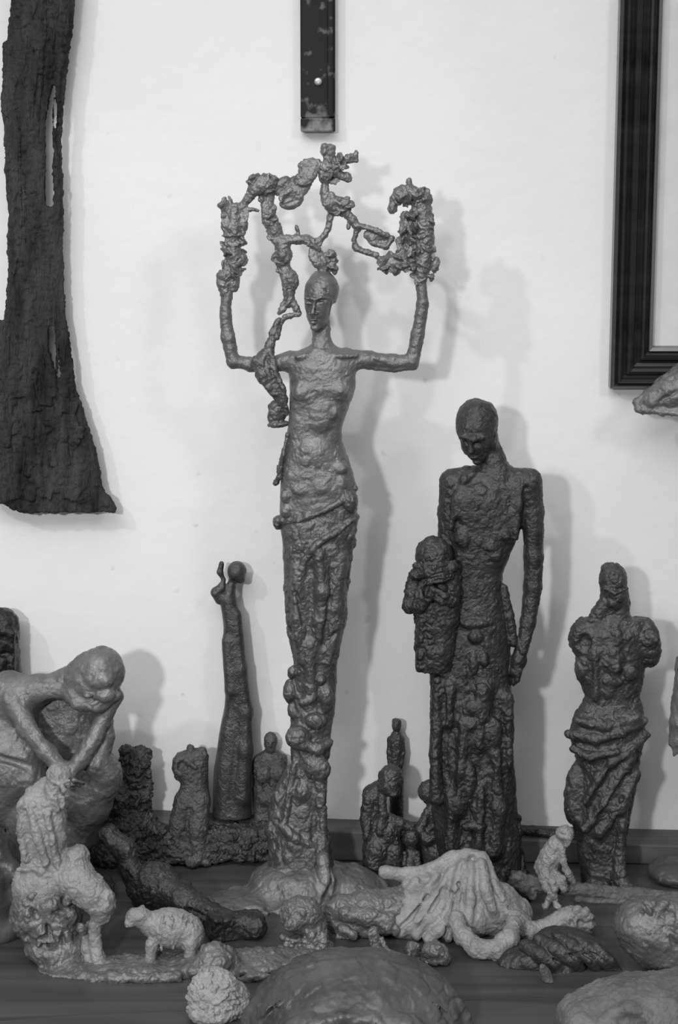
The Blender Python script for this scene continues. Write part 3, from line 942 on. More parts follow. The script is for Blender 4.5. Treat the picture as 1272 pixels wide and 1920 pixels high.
    c.ell((645, 1652, 6), (84, 28, 64), (0, 0, 8), k=16).ell((612, 1668, 50), (40, 16, 56), k=12)
    c.chain([(606, 1590, 52, 14), (612, 1625, 66, 14), (604, 1660, 90, 10)], 8)
    c.chain([(622, 1600, 60, 4), (618, 1640, 82, 5), (596, 1668, 122, 5)], 4, True)
    c.lumps((490, 1668, 112), (90, 6, 10), 22, 10, 5)
    p.part('base', c, M['bronze_mid'], [(34, 2.6, 1), (10, .9, 1), (4.5, .5, 1)], (60, 10, 26, 1.8))


def man():
    p = Piece('standing_man_statue', 'tall dark bronze man with bowed head holding a smaller veiled figure at his side', 'sculpture', 890, 1668)
    c = Clay(2.0, 21)
    c.loft([(884, 872, 975, 0, 22), (910, 842, 990, 0, 33), (960, 838, 985, 0, 38), (1000, 839, 974, 0, 38), (1040, 840, 957, 0, 37), (1078, 838, 942, 0, 34),
            (1100, 836, 942, 0, 34), (1143, 822, 950, 0, 36), (1194, 804, 957, 0, 40), (1260, 802, 958, 0, 42)], 2.5)
    c.chain([(850, 903, 0, 25), (890, 893, 0, 18), (940, 892, 0, 18), (990, 903, 0, 25)], 10)
    c.chain([(992, 905, 0, 25), (999, 960, 0, 21), (1001, 1040, 2, 18), (999, 1100, 4, 17), (990, 1165, 8, 14), (979, 1210, 12, 12)], 6)
    c.chain([(978, 1210, 12, 12), (972, 1235, 16, 14), (966, 1255, 18, 11)], 5)
    for dx, dy in ((0, 18), (6, 14), (-5, 22)):
        c.chain([(970 + dx * .5, 1250, 20 + dx, 5.5), (963 + dx, 1264 + dy * .3, 18 + dx, 5), (955 + dx, 1270 + dy * .5, 14 + dx, 4)], 2)
    c.chain([(850, 905, 0, 24), (842, 960, -2, 20), (839, 1020, 0, 17), (834, 1080, 10, 16)], 6)
    c.chain([(884, 884, 20, 6), (870, 894, 26, 6), (856, 925, 29, 5), (844, 985, 30, 4)], 8).chain([(862, 905, 35, 2.5), (848, 940, 36, 2.5), (846, 1010, 36, 2.5)], 2, True)
    c.chain([(975, 900, 20, 6), (970, 940, 28, 6), (966, 1000, 30, 6)], 12).chain([(984, 910, 28, 3), (978, 960, 30, 3), (973, 1020, 28, 2)], 7, True)
    c.ell((944, 996, 34), (10, 10, 8), k=4).ell((918, 1018, 34), (12, 12, 7), k=5).ell((925, 1035, 32), (12, 10, 8), k=4).ell((866, 1000, 32), (14, 18, 8), k=6)
    c.ell((890, 940, 32), (36, 34, 8), k=12)
    c.ell((890, 1184, 38), (14, 14, 10), k=3).ell((886, 1232, 40), (10, 20, 8), k=4).ell((905, 1225, 40), (10, 14, 8), k=4).ell((888, 1160, 36), (26, 10, 8), k=5)
    c.chain([(862, 1170, 40, 3), (884, 1202, 46, 3), (908, 1190, 44, 3)], 3, True)
    c.chain([(944, 1100, 10, 8), (955, 1150, 14, 8), (962, 1200, 16, 9)], 4)
    # neck and bowed head
    c.chain([(914, 828, -6, 21), (922, 862, -6, 25), (930, 888, -4, 30)], 8)
    c.ell((895, 788, 0), (40, 40, 44), k=6).chain([(888, 805, 14, 33), (890, 830, 20, 24), (896, 850, 22, 14)], 10)
    c.ell((919, 822, 6), (15, 24, 20), k=8).ell((925, 820, 16), (5, 12, 6), (0, 0, 10), k=2).ell((927, 820, 21), (2.5, 7, 3), k=1.5, cut=True)
    c.chain([(862, 812, 38, 4), (882, 816, 46, 5), (905, 812, 44, 4)], 8).ell((868, 822, 44), (7, 5, 7), k=3, cut=True).ell((893, 824, 50), (8, 5, 7), k=3, cut=True)
    c.chain([(880, 818, 47, 3), (880, 838, 49, 5)], 3).ell((886, 850, 38), (9, 2.5, 6), k=2).chain([(877, 853.5, 42, 1), (894, 853, 42, 1)], 1, True).ell((893, 861, 28), (9, 6, 8), k=3)
    p.part('body', c, M['dark'], [(16, .9, 1.3), (7, .7, 1), (3.5, .45, 1)], (170, 5, 13, 1.5))

    c = Clay(2.2, 22)
    c.loft([(1235, 804, 957, 0, 42), (1300, 807, 959, 0, 44), (1400, 807, 962, 0, 46), (1500, 808, 969, 0, 48), (1560, 815, 973, 0, 50), (1690, 838, 985, 0, 56)], 2.5)
    for pts in ([(842, 1275, 38, 10), (838, 1340, 42, 7)], [(868, 1340, 46, 9), (862, 1430, 50, 8), (858, 1500, 54, 7)], [(905, 1280, 46, 10), (896, 1380, 48, 8)],
                [(926, 1400, 46, 9), (932, 1500, 48, 9), (924, 1580, 52, 8)], [(950, 1300, 32, 9), (950, 1420, 36, 8)], [(846, 1480, 48, 8), (842, 1570, 54, 9)], [(898, 1470, 54, 9), (894, 1580, 60, 9)]):
        c.chain(pts, 20)
    for pts in ([(856, 1290, 48, 3), (848, 1420, 54, 4), (846, 1470, 55, 3)], [(884, 1390, 56, 4), (882, 1480, 60, 3)], [(914, 1420, 54, 3), (908, 1560, 60, 5)], [(940, 1330, 44, 3), (944, 1470, 46, 4)], [(872, 1540, 60, 3), (870, 1610, 64, 5)]):
        c.chain(pts, 10, True)
    c.chain([(820, 1265, 34, 10), (815, 1400, 40, 11), (817, 1484, 44, 13)], 4).chain([(832, 1290, 46, 4), (830, 1480, 52, 4)], 3, True)
    c.chain([(905, 1330, 48, 4), (880, 1345, 51, 4), (860, 1338, 48, 3)], 10).ell((890, 1312, 46), (22, 16, 12), k=5).ell((878, 1450, 52), (12, 40, 10), k=6)
    c.ell((920, 1360, 46), (20, 30, 10), k=6).ell((885, 1530, 56), (24, 9, 9), k=4)
    p.part('robe', c, M['dark'], [(14, 1.6, 2.6), (6, 1.2, 2.0), (3.5, .5, 1)], (190, 6, 14, 2.0))

    c = Clay(1.8, 23)
    c.ell((812, 1031, 42), (34, 35, 36), k=5)
    c.loft([(1055, 786, 856, 32, 26), (1090, 772, 864, 34, 32), (1125, 768, 864, 34, 34), (1148, 778, 860, 32, 34), (1208, 777, 852, 28, 34), (1247, 778, 846, 26, 32)], 2.5)
    c.chain([(773, 1072, 40, 10), (765, 1125, 44, 12), (788, 1122, 66, 9), (806, 1096, 78, 8)], 4)
    c.chain([(775, 1064, 56, 11), (800, 1056, 74, 10), (846, 1050, 66, 9)], 4).chain([(778, 1048, 60, 7), (812, 1044, 78, 6), (848, 1040, 64, 6)], 3)
    for i in range(4):
        c.chain([(800, 1056 + i * 6, 80, 3.4), (825, 1051 + i * 6, 80, 3.4), (846, 1050 + i * 5, 70, 3.2)], 1.5)
    c.chain([(806, 1082, 72, 6), (830, 1098, 76, 7), (850, 1108, 66, 8)], 3).chain([(802, 1094, 74, 5), (824, 1108, 78, 6), (846, 1116, 66, 7)], 3)
    c.ell((812, 1090, 62), (24, 22, 10), k=4, cut=True)
    for x in (790, 808, 828):
        c.chain([(x, 1150, 58, 7), (x - 4, 1235, 52, 7)], 5)
    p.part('small_figure', c, M['dark'], [(12, 1.8, 1.4), (5, 1.0, 1)], (120, 5, 12, 2.2), label='smaller veiled figure covering its face')

    c = Clay(3.4, 24)
    c.ell((905, 1664, 30), (88, 26, 84), k=10).chain([(972, 1535, 0, 7), (974, 1590, 6, 7), (984, 1650, 12, 8)], 5).ell((880, 1600, 66), (9, 9, 9), k=4)
    p.part('base', c, M['darkest'], [(20, 4, 1), (8, 2, 1)], (50, 8, 18, 3.0))


def torso():
    p = Piece('armless_torso_statue', 'dark bronze armless draped figure with a blunt hooded head at right', 'sculpture', 1135, 1655)
    c = Clay(1.8, 31)
    c.loft([(1057, 1140, 1160, 0, 8), (1063, 1129, 1170, 0, 18), (1075, 1125, 1174, 0, 23), (1100, 1125, 1176, 2, 24), (1118, 1127, 1180, 2, 23), (1140, 1130, 1181, 0, 22), (1165, 1118, 1182, 0, 24)], 2.2)
    c.chain([(1140, 1125, 6, 16), (1122, 1150, 8, 14), (1112, 1166, 8, 12)], 6)
    c.ell((1150, 1085, 4), (25, 28, 25), k=6).lumps((1152, 1112, 16), (18, 30, 8), 14, 9, 5).chain([(1132, 1098, 24, 3), (1150, 1105, 30, 3), (1174, 1098, 22, 3)], 2)
    c.loft([(1160, 1092, 1215, 0, 24), (1185, 1084, 1218, 0, 34), (1229, 1080, 1211, 0, 36), (1268, 1084, 1207, 0, 34), (1303, 1097, 1200, 0, 31), (1330, 1090, 1206, 0, 34)], 2.5)
    c.ell((1092, 1194, 2), (25, 34, 26), (0, 0, 8), k=8).ell((1218, 1206, 2), (22, 44, 27), (0, 0, -4), k=8)
    c.ell((1092, 1198, 27), (13, 16, 8), (0, 0, 12), k=6, cut=True)
    c.ell((1216, 1190, 26), (17, 18, 6), k=4).ell((1090, 1250, 8), (12, 24, 20), k=5)
    c.chain([(1155, 1180, 32, 6), (1152, 1240, 34, 7), (1138, 1290, 31, 6)], 12).ell((1178, 1252, 32), (14, 16, 8), k=4).ell((1140, 1230, 32), (14, 24, 8), k=5)
    c.chain([(1112, 1215, 33, 5), (1114, 1300, 31, 5)], 10).chain([(1102, 1235, 38, 4), (1105, 1290, 36, 4)], 8, True).chain([(1166, 1190, 40, 3), (1166, 1235, 40, 3)], 8, True).lumps((1150, 1225, 32), (40, 50, 4), 14, 9, 4)
    p.part('torso', c, M['torso'], [(16, 1.3, 1.2), (7, .9, 1), (3.5, .4, 1)], (100, 6, 15, 2.2))
    c = Clay(1.8, 32)
    c.loft([(1312, 1096, 1202, 0, 32), (1340, 1078, 1208, 0, 40), (1375, 1067, 1211, 0, 43), (1410, 1078, 1203, 0, 42), (1445, 1084, 1197, 0, 40), (1480, 1082, 1192, 0, 40),
            (1530, 1072, 1182, 0, 40), (1560, 1078, 1176, 0, 38), (1610, 1086, 1172, 0, 38), (1660, 1092, 1178, 4, 40)], 2.4)
    c.ell((1076, 1480, 4), (17, 50, 22), (0, 0, 6), k=12).ell((1074, 1515, 6), (15, 26, 20), k=8).lumps((1072, 1490, 10), (8, 40, 10), 12, 9, 4)
    c.chain([(1066, 1370, 20, 8), (1110, 1372, 44, 7), (1160, 1360, 46, 6), (1208, 1345, 20, 6)], 9).chain([(1074, 1386, 40, 3), (1120, 1386, 52, 3), (1165, 1372, 52, 3)], 4, True)
    c.chain([(1210, 1372, 18, 7), (1180, 1392, 42, 6), (1142, 1416, 46, 6), (1118, 1450, 44, 5)], 9).chain([(1204, 1386, 30, 3), (1150, 1424, 52, 3)], 4, True)
    c.chain([(1072, 1395, 30, 7), (1100, 1405, 44, 6), (1150, 1395, 48, 5)], 10).chain([(1080, 1340, 34, 6), (1130, 1350, 42, 6), (1190, 1335, 34, 6)], 12)
    for pts in ([(1180, 1410, 40, 8), (1130, 1490, 44, 8), (1092, 1540, 40, 7)], [(1190, 1440, 34, 8), (1160, 1500, 42, 8), (1120, 1550, 42, 7)], [(1120, 1440, 44, 7), (1095, 1490, 42, 7)]):
        c.chain(pts, 14)
    for pts in ([(1170, 1440, 46, 4), (1118, 1520, 50, 4)], [(1140, 1430, 48, 3), (1096, 1500, 48, 4)]):
        c.chain(pts, 6, True)
    c.chain([(1162, 1480, 44, 4), (1146, 1540, 46, 5), (1142, 1650, 50, 5)], 3, True)
    c.chain([(1168, 1460, 32, 9), (1162, 1540, 36, 9), (1158, 1620, 38, 9)], 5)
    c.chain([(1158, 1590, 34, 12), (1156, 1625, 44, 13), (1166, 1645, 58, 14), (1180, 1648, 56, 10)], 6).ell((1116, 1645, 46), (24, 18, 18), k=6)
    p.part('draped_skirt', c, M['torso'], [(16, 1.4, 1.6), (7, .9, 1.2), (3.5, .4, 1)], (110, 6, 14, 2.2))


def slender_back():
    x, _, _ = on_plane(435, 1504, -0.022)
    z = ledge_top(float(x))
    p = Piece('slender_back_statue', 'slender smooth dark figure seen from behind, standing on the ledge by the wall', 'sculpture', 435, 1504, Y=-0.022, zmin=z)
    c = Clay(2.1, 41)
    c.loft([(1112, 408, 440, 0, 12), (1126, 412, 445, 0, 16), (1165, 419, 451, 0, 18), (1214, 420, 458, 0, 19), (1278, 424, 466, 0, 20), (1327, 421, 469, 0, 21),
            (1375, 411, 470, 0, 23), (1440, 402, 470, 0, 25), (1488, 399, 471, 0, 26), (1530, 398, 472, 0, 27)], 2.3)
    c.ell((444, 1071, 0), (18.5, 19, 20), k=3).ell((452, 1086, 2), (8, 8, 10), k=5).chain([(438, 1084, 0, 8), (432, 1104, 0, 10), (428, 1122, 0, 14)], 5)
    c.chain([(416, 1056, 4, 5), (413, 1072, 4, 6), (420, 1086, 4, 4), (416, 1100, 4, 8), (405, 1110, 4, 9), (412, 1124, 2, 9)], 3)
    c.chain([(446, 1150, 10, 6), (452, 1250, 14, 8), (464, 1330, 14, 8)], 14).chain([(440, 1330, 27, 4), (450, 1375, 30, 5), (434, 1490, 32, 5)], 9, True)
    c.chain([(464, 1330, 12, 9), (462, 1400, 16, 10), (458, 1490, 18, 10)], 14).chain([(426, 1200, 14, 8), (432, 1290, 16, 8)], 14)
    p.part('body', c, M['torso'], [(18, .7, 3), (7, .35, 2)], (30, 6, 12, .8), plate=0.4)


def small_dark_man():
    x, _, _ = on_plane(742, 1440, -0.018)
    p = Piece('tiny_standing_man_statue', 'tiny dark standing man with square head, on the ledge behind the seated figure', 'sculpture', 742, 1540, Y=-0.018, zmin=ledge_top(float(x)))
    c = Clay(1.4, 43)
    c.box((744, 1358, 0), (8, 10, 9), 4, 20, 5, 3).ell((744, 1360, 2), (8, 11, 9), k=3).chain([(744, 1366, 0, 5), (744, 1380, 0, 6)], 3)
    c.loft([(1374, 735, 750, 0, 7), (1384, 729, 757, 0, 11), (1400, 731, 757, 0, 12), (1430, 731, 754, 0, 11), (1450, 731, 757, 0, 12), (1540, 730, 757, 0, 12)], 2.3)
    c.chain([(731, 1386, 0, 5), (730, 1410, 2, 5), (732, 1440, 4, 4)], 3).chain([(754, 1386, 0, 5), (756, 1410, 2, 5), (752, 1436, 6, 4)], 3)
    c.chain([(744, 1445, 12, 2), (744, 1540, 12, 3)], 2, True)
    p.part('body', c, M['torso'], [(9, .5, 1.4), (4, .3, 1)], (20, 4, 8, .7))


def crouching():
    p = Piece('crouching_giant_statue', 'large glossy grey crouching figure with bowed bald head and forearms meeting at the knees', 'sculpture', 90, 1668)
    c = Clay(2.9, 51)
    # head thrust forward
    c.ell((192, 1252, 30), (46, 47, 44), (0, 0, 18), k=6).chain([(160, 1280, 30, 36), (150, 1290, 34, 28)], 14).chain([(132, 1268, 10, 24), (160, 1258, 24, 34)], 14)
    c.chain([(150, 1302, 52, 12), (190, 1306, 62, 12), (224, 1290, 52, 9)], 6).ell((204, 1284, 66), (20, 14, 12), (0, 0, -18), k=6)
    c.ell((172, 1284, 68), (9, 5, 6), k=3).ell((186, 1296, 70), (12, 4, 7), (0, 0, -20), k=3, cut=True).ell((200, 1258, 70), (18, 12, 8), k=8)
    # shoulders, upper back
    c.chain([(30, 1302, 10, 32), (70, 1292, 10, 28), (110, 1286, 8, 26), (140, 1278, 8, 24)], 14)
    c.ell((14, 1340, -6), (56, 80, 46), k=20).ell((-10, 1440, 6), (84, 110, 50), k=20).ell((110, 1380, -44), (80, 100, 34), k=10)
    # arms
    c.chain([(28, 1306, 24, 25), (58, 1345, 50, 19), (96, 1388, 66, 17), (132, 1424, 76, 15)], 8)
    c.chain([(222, 1296, 30, 14), (204, 1322, 40, 15), (186, 1360, 56, 15), (160, 1402, 70, 15), (138, 1424, 78, 14)], 8)
    c.chain([(200, 1320, 20, 14), (204, 1370, 30, 14), (186, 1420, 46, 20)], 8)
    c.ell((132, 1432, 80), (22, 11, 13), (0, 0, 20), k=5)
    c.chain([(130, 1424, 92, 3.5), (150, 1432, 94, 3.5), (168, 1440, 86, 3)], 2).chain([(126, 1432, 92, 3.5), (146, 1440, 92, 3.5), (160, 1446, 84, 3)], 2)
    # knee, shin
    c.ell((206, 1440, 30), (24, 38, 34), (0, 0, -12), k=10).chain([(200, 1450, 34, 30), (172, 1500, 30, 36), (150, 1560, 26, 24), (140, 1620, 24, 20)], 12)
    c.ell((135, 1480, 20), (54, 44, 50), k=14).ell((80, 1540, 10), (64, 70, 60), k=14).ell((60, 1640, 20), (80, 50, 60), k=14)
    c.ell((30, 1430, 24), (60, 60, 40), (0, 0, 30), k=24).chain([(-10, 1470, 34, 20), (60, 1450, 44, 14), (100, 1480, 44, 12)], 20)
    c.chain([(72, 1385, 56, 6), (100, 1430, 66, 6), (88, 1470, 66, 6)], 5, True).chain([(0, 1400, 56, 6), (70, 1420, 60, 6)], 6, True)
    c.ell((106, 1345, 30), (34, 44, 40), (0, 0, -10), k=8, cut=True).ell((160, 1370, 20), (22, 40, 34), (0, 0, 20), k=8, cut=True)
    p.part('body', c, M['clay'], [(26, 1.5, 1), (10, .9, 1), (4.5, .5, 1)], (130, 8, 20, 1.6))
    c = Clay(4, 52)
    c.ell((90, 1660, 20), (130, 20, 100), k=10)
    p.part('base', c, M['dark'], [(20, 4, 1), (8, 2, 1)], (30, 8, 18, 3.0))


def edge_dark():
    p = Piece('hooded_edge_statue', 'dark hooded figure cut by the left edge above the crouching giant', 'sculpture', -4, 1612)
    c = Clay(3.4, 53)
    c.loft([(1141, -30, 10, 0, 14), (1146, -38, 24, 0, 24), (1158, -44, 34, 0, 32), (1180, -46, 37, 0, 34), (1210, -44, 36, 0, 33), (1260, -46, 40, 0, 34), (1400, -60, 40, 0, 34), (1655, -64, 30, 0, 34)], 2.3)
    c.chain([(-5, 1170, 34, 8), (24, 1180, 26, 8), (26, 1250, 26, 8)], 5).ell((8, 1235, 32), (10, 20, 8), k=4).ell((16, 1218, 34), (12, 6, 8), k=4, cut=True)
    p.part('body', c, M['darkest'], [(14, 1.6, 1.5), (6, .9, 1)], (60, 7, 15, 2.0))


def smooth_edge():
    p = Piece('smooth_boulder_sculpture', 'large smooth dark rounded back cut by the left edge beside the kneeling figure', 'sculpture', 0, 1742)
    c = Clay(4.5, 54)
    c.ell((-22, 1655, 0), (66, 104, 84), k=10).ell((-10, 1730, 20), (60, 36, 60), k=14).chain([(0, 1570, 40, 16), (34, 1620, 48, 14), (44, 1700, 46, 12)], 14)
    p.part('body', c, M['glaze'], [(30, 1.5, 1), (10, .7, 1)], (20, 10, 24, 1.4))


def kneeling():
    p = Piece('kneeling_shepherd_statue', 'pale clay kneeling bearded man on a rocky plinth with one knee out', 'sculpture', 110, 1792)
    c = Clay(1.9, 61)
    z = 0
    # head
    c.ell((112, 1454, 6), (23, 26, 25), k=4).chain([(104, 1474, 12, 17), (106, 1490, 18, 14), (108, 1502, 20, 9)], 5)
    c.ell((128, 1462, 20), (8, 7, 8), k=3).chain([(100, 1456, 28, 3), (116, 1460, 31, 4), (132, 1456, 24, 3)], 2).chain([(118, 1458, 30, 3), (124, 1470, 34, 4.5)], 2)
    c.ell((108, 1464, 30), (6, 4, 5), k=2, cut=True).ell((128, 1466, 28), (5, 3, 5), k=2, cut=True).chain([(106, 1482, 30, 2), (124, 1482, 30, 2)], 2, True)
    c.chain([(94, 1484, 24, 4), (100, 1505, 26, 4)], 3).chain([(110, 1488, 30, 4), (112, 1510, 28, 4)], 3).chain([(122, 1486, 26, 4), (120, 1504, 24, 4)], 3)
    # torso
    c.chain([(84, 1478, -4, 18), (70, 1495, -4, 22)], 8)
    c.loft([(1488, 50, 112, 0, 22), (1498, 36, 118, 0, 30), (1530, 33, 125, 0, 34), (1570, 37, 127, 0, 34), (1600, 40, 124, 0, 32), (1620, 42, 122, 0, 34)], 2.4)
    for pts in ([(62, 1515, 32, 8), (76, 1560, 36, 8), (92, 1605, 36, 7)], [(92, 1515, 34, 7), (104, 1560, 36, 7), (112, 1610, 34, 6)], [(44, 1500, 20, 8), (44, 1550, 26, 8), (52, 1600, 30, 7)]):
        c.chain(pts, 5)
    for pts in ([(78, 1515, 40, 3.5), (94, 1570, 42, 3.5), (108, 1630, 40, 3)], [(54, 1520, 36, 4), (62, 1580, 40, 3)], [(106, 1515, 38, 3), (116, 1590, 36, 3)]):
        c.chain(pts, 3, True)
    c.chain([(40, 1618, 34, 5), (72, 1614, 42, 5), (104, 1626, 40, 5)], 3)
    # hips, thigh and shin
    c.ell((78, 1660, 8), (54, 52, 48), k=10).chain([(112, 1640, 10, 32), (150, 1640, 30, 34), (178, 1660, 44, 30), (196, 1674, 50, 26)], 10)
    c.ell((142, 1610, 14), (24, 34, 26), (0, 0, 30), k=8).ell((206, 1668, 58), (16, 22, 16), k=6)
    c.chain([(196, 1690, 50, 18), (184, 1714, 48, 12), (182, 1740, 48, 11), (188, 1770, 50, 14), (196, 1790, 56, 14)], 6)
    c.chain([(172, 1720, 40, 8), (166, 1760, 44, 9), (176, 1788, 50, 11)], 5)
    p.part('body', c, M['pale'], [(16, 1.8, 1.2), (7, 1.1, 1), (3.5, .4, 1)], (130, 6, 15, 2.2))
    c = Clay(2.4, 62)
    c.ell((90, 1710, 10), (68, 60, 54), k=10).ell((110, 1768, 14), (62, 36, 56), k=12).ell((60, 1690, 30), (34, 40, 32), k=8)
    c.lumps((96, 1715, 42), (54, 52, 14), 22, 15, 6).flakes((96, 1720, 50), (48, 46, 10), 26, 15, 5, 4)
    c.ell((160, 1717, 62), (11, 11, 10), k=2).ell((70, 1660, 50), (14, 9, 9), (0, 0, -10), k=3).ell((56, 1712, 52), (10, 16, 8), k=3).ell((96, 1700, 58), (12, 16, 8), k=3).ell((134, 1668, 52), (10, 14, 8), k=3)
    for x, y in ((72, 1690), (100, 1722), (118, 1690), (60, 1738), (126, 1740), (104, 1750)):
        c.ell((x, y, 60), (13, 6, 12), (0, 0, (x * 7) % 90), k=6, cut=True)
    # plate running on to the right
    c.ell((190, 1792, 60), (110, 12, 50), k=12).ell((300, 1790, 56), (110, 14, 56), k=12).chain([(140, 1786, 66, 10), (190, 1790, 108, 8), (270, 1784, 118, 9), (340, 1786, 112, 10)], 8)
    c.ell((390, 1780, 60), (60, 20, 56), k=12).ell((410, 1770, 76), (38, 30, 36), k=8).chain([(430, 1765, 60, 14), (440, 1790, 90, 12)], 8)
    c.ell((470, 1786, 40), (80, 14, 56), k=10).ell((560, 1788, 30), (70, 14, 50), k=10)
    c.ell((482, 1784, 114), (34, 8, 10), (0, 0, -8), k=8)
    p.part('plinth', c, M['clay'], [(18, 2.6, 1), (8, 1.6, 1), (4, .5, 1)], (150, 7, 18, 3.0))
    c = Clay(1.7, 63)
    # sheep standing on the plate
    c.ell((326, 1724, 40), (52, 36, 34), (0, 0, 8), k=6).ell((362, 1736, 40), (24, 32, 30), k=8)
    c.chain([(288, 1716, 44, 22), (268, 1700, 48, 16), (256, 1698, 52, 13), (248, 1708, 58, 9)], 7).ell((268, 1688, 40), (8, 5, 8), (0, 0, -30), k=3)
    c.ell((246, 1700, 66), (3, 3, 3), k=1, cut=True).chain([(240, 1710, 62, 1.2), (250, 1713, 66, 1.2)], 1, True)
    for x, zz in ((290, 62), (298, 24), (362, 62), (368, 26)):
        c.chain([(x, 1745, zz, 12), (x - 2, 1772, zz, 9), (x - 2, 1786, zz, 9)], 6)
    r = random.Random(5)
    for i in range(46):
        a = r.uniform(-1.2, 1.5); b = r.uniform(0.1, 1)
        x = 326 + 46 * math.sin(a); y = 1724 - 30 * math.cos(b * 2.6)
        zz = 40 + 33 * math.sqrt(max(0, 1 - ((x - 326) / 53) ** 2 - ((y - 1724) / 38) ** 2))
        if zz < 54: continue
        c.chain([(x, y - 8, zz - .5, 2.6), (x + r.uniform(-3, 4), y + 8, zz - .5, 2.4)], 1.5)
    p.part('sheep', c, M['pale'], [(8, 1.0, 1), (4, .6, 1)], (60, 4, 8, 1.2), label='small woolly clay sheep standing on the plate')


def small_beast():
    p = Piece('mask_head_sculpture', 'rough pale bust with open jaw and clenched teeth at the foot of the tall woman', 'sculpture', 572, 1770)
    c = Clay(1.7, 65)
    c.ell((566, 1712, 10), (40, 34, 34), k=6).ell((590, 1746, 6), (26, 36, 30), k=8).ell((580, 1775, 10), (48, 22, 40), k=8)
    c.ell((548, 1720, 40), (15, 11, 9), k=4).ell((576, 1726, 40), (7, 9, 9), k=3, cut=True).ell((534, 1735, 36), (10, 6, 8), k=3, cut=True)
    for i, (x, y) in enumerate(((532, 1746), (542, 1750), (552, 1752), (562, 1750), (538, 1758), (550, 1762), (562, 1760), (572, 1752))):
        c.ell((x, y, 34 - abs(i - 4)), (6.5, 6, 6), k=1.5)
    c.chain([(528, 1768, 24, 7), (555, 1776, 34, 8), (590, 1770, 30, 9)], 5).lumps((596, 1760, 30), (24, 30, 8), 16, 9, 3)
    p.part('body', c, M['clay'], [(10, 1.8, 1), (5, .9, 1)], (70, 4, 10, 2.4))


def group_slag():
    p = Piece('rough_slab_group', 'dark pitted slab with a rough stump and a small headless-shouldered walker standing on it', 'sculpture', 350, 1618)
    c = Clay(1.8, 71)
    c.box((430, 1580, -2), (92, 30, 26), 0, 0, 8, 6).box((330, 1590, 0), (80, 22, 30), 0, 0, 8, 8).ell((250, 1560, 0), (50, 56, 34), k=12).ell((220, 1600, 4), (50, 30, 36), k=10)
    c.lumps((270, 1570, 20), (50, 36, 14), 40, 11, 3).lumps((470, 1580, 20), (46, 26, 8), 26, 9, 3)
    c.box((420, 1545, 30), (50, 12, 8), 0, 0, 3, 3, True)
    p.part('slab', c, M['rough'], [(10, 3.0, 1), (5, 2.0, 1)], (110, 4, 10, 3.0))
    c = Clay(1.8, 72)
    c.chain([(262, 1422, -8, 20), (258, 1460, -6, 22), (262, 1510, -4, 20), (270, 1560, 0, 20)], 8).chain([(236, 1416, -16, 14), (244, 1440, -14, 18)], 8)
    c.lumps((260, 1485, 0), (22, 70, 18), 46, 9, 3).ell((225, 1500, 4), (26, 36, 24), k=8)
    p.part('stump', c, M['rough'], [(9, 3.0, 1), (4.5, 1.8, 1)], (80, 4, 9, 3.0))
    c = Clay(1.6, 73)
    c.chain([(358, 1402, 6, 8), (358, 1418, 10, 9)], 4).loft([(1402, 372, 386, 0, 8), (1412, 334, 390, 0, 18), (1440, 330, 391, 0, 22), (1462, 338, 391, 0, 22), (1490, 336, 392, 0, 22), (1505, 328, 396, 0, 24)], 2.4, 6)
    c.ell((338, 1436, 6), (15, 26, 18), k=6).ell((344, 1430, 22), (10, 12, 8), k=3, cut=True).chain([(352, 1420, 22, 5), (368, 1432, 24, 4)], 3)
    c.chain([(346, 1500, 4, 20), (336, 1540, 8, 17), (332, 1566, 10, 14)], 5).chain([(374, 1500, 8, 20), (372, 1550, 14, 20), (374, 1600, 18, 17)], 5)
    c.chain([(352, 1520, 26, 3), (352, 1580, 28, 5)], 3, True).ell((362, 1606, 28), (14, 12, 12), k=4).ell((388, 1608, 20), (12, 10, 12), k=4)
    p.part('walker', c, M['bronze_dull'], [(9, .9, 1.3), (4.5, .8, 1)], (60, 4, 9, 1.2), label='small walking figure with sunken head')


def bust():
    p = Piece('armless_bust_statue', 'small bearded armless torso behind the tall woman, beside the slender figure', 'sculpture', 505, 1600)
    c = Clay(1.6, 75)
    c.ell((508, 1388, 4), (13, 17, 15), k=4).ell((508, 1398, 10), (9, 11, 9), k=4).chain([(508, 1400, 0, 9), (508, 1416, 0, 11)], 4)
    c.loft([(1408, 494, 522, 0, 10), (1418, 478, 538, 0, 16), (1440, 473, 540, 0, 20), (1464, 475, 534, 0, 21), (1490, 474, 528, 0, 20), (1520, 476, 524, 0, 20), (1606, 478, 526, 0, 24)], 2.4)
    c.ell((496, 1446, 20), (15, 17, 8), k=4).ell((522, 1444, 19), (13, 15, 8), k=4).ell((500, 1470, 20), (9, 12, 6), k=3, cut=True).ell((504, 1494, 20), (16, 12, 6), k=4)
    c.ell((482, 1436, 6), (9, 18, 13), k=4).chain([(502, 1385, 18, 2), (514, 1385, 18, 2)], 2).ell((508, 1391, 19), (2.5, 5, 4), k=1.5).ell((503, 1388, 18), (3, 2, 3), k=1, cut=True).ell((514, 1388, 18), (3, 2, 3), k=1, cut=True)
    p.part('body', c, M['bronze_dull'], [(10, .7, 1), (4, .5, 1)], (40, 5, 10, 1.2))


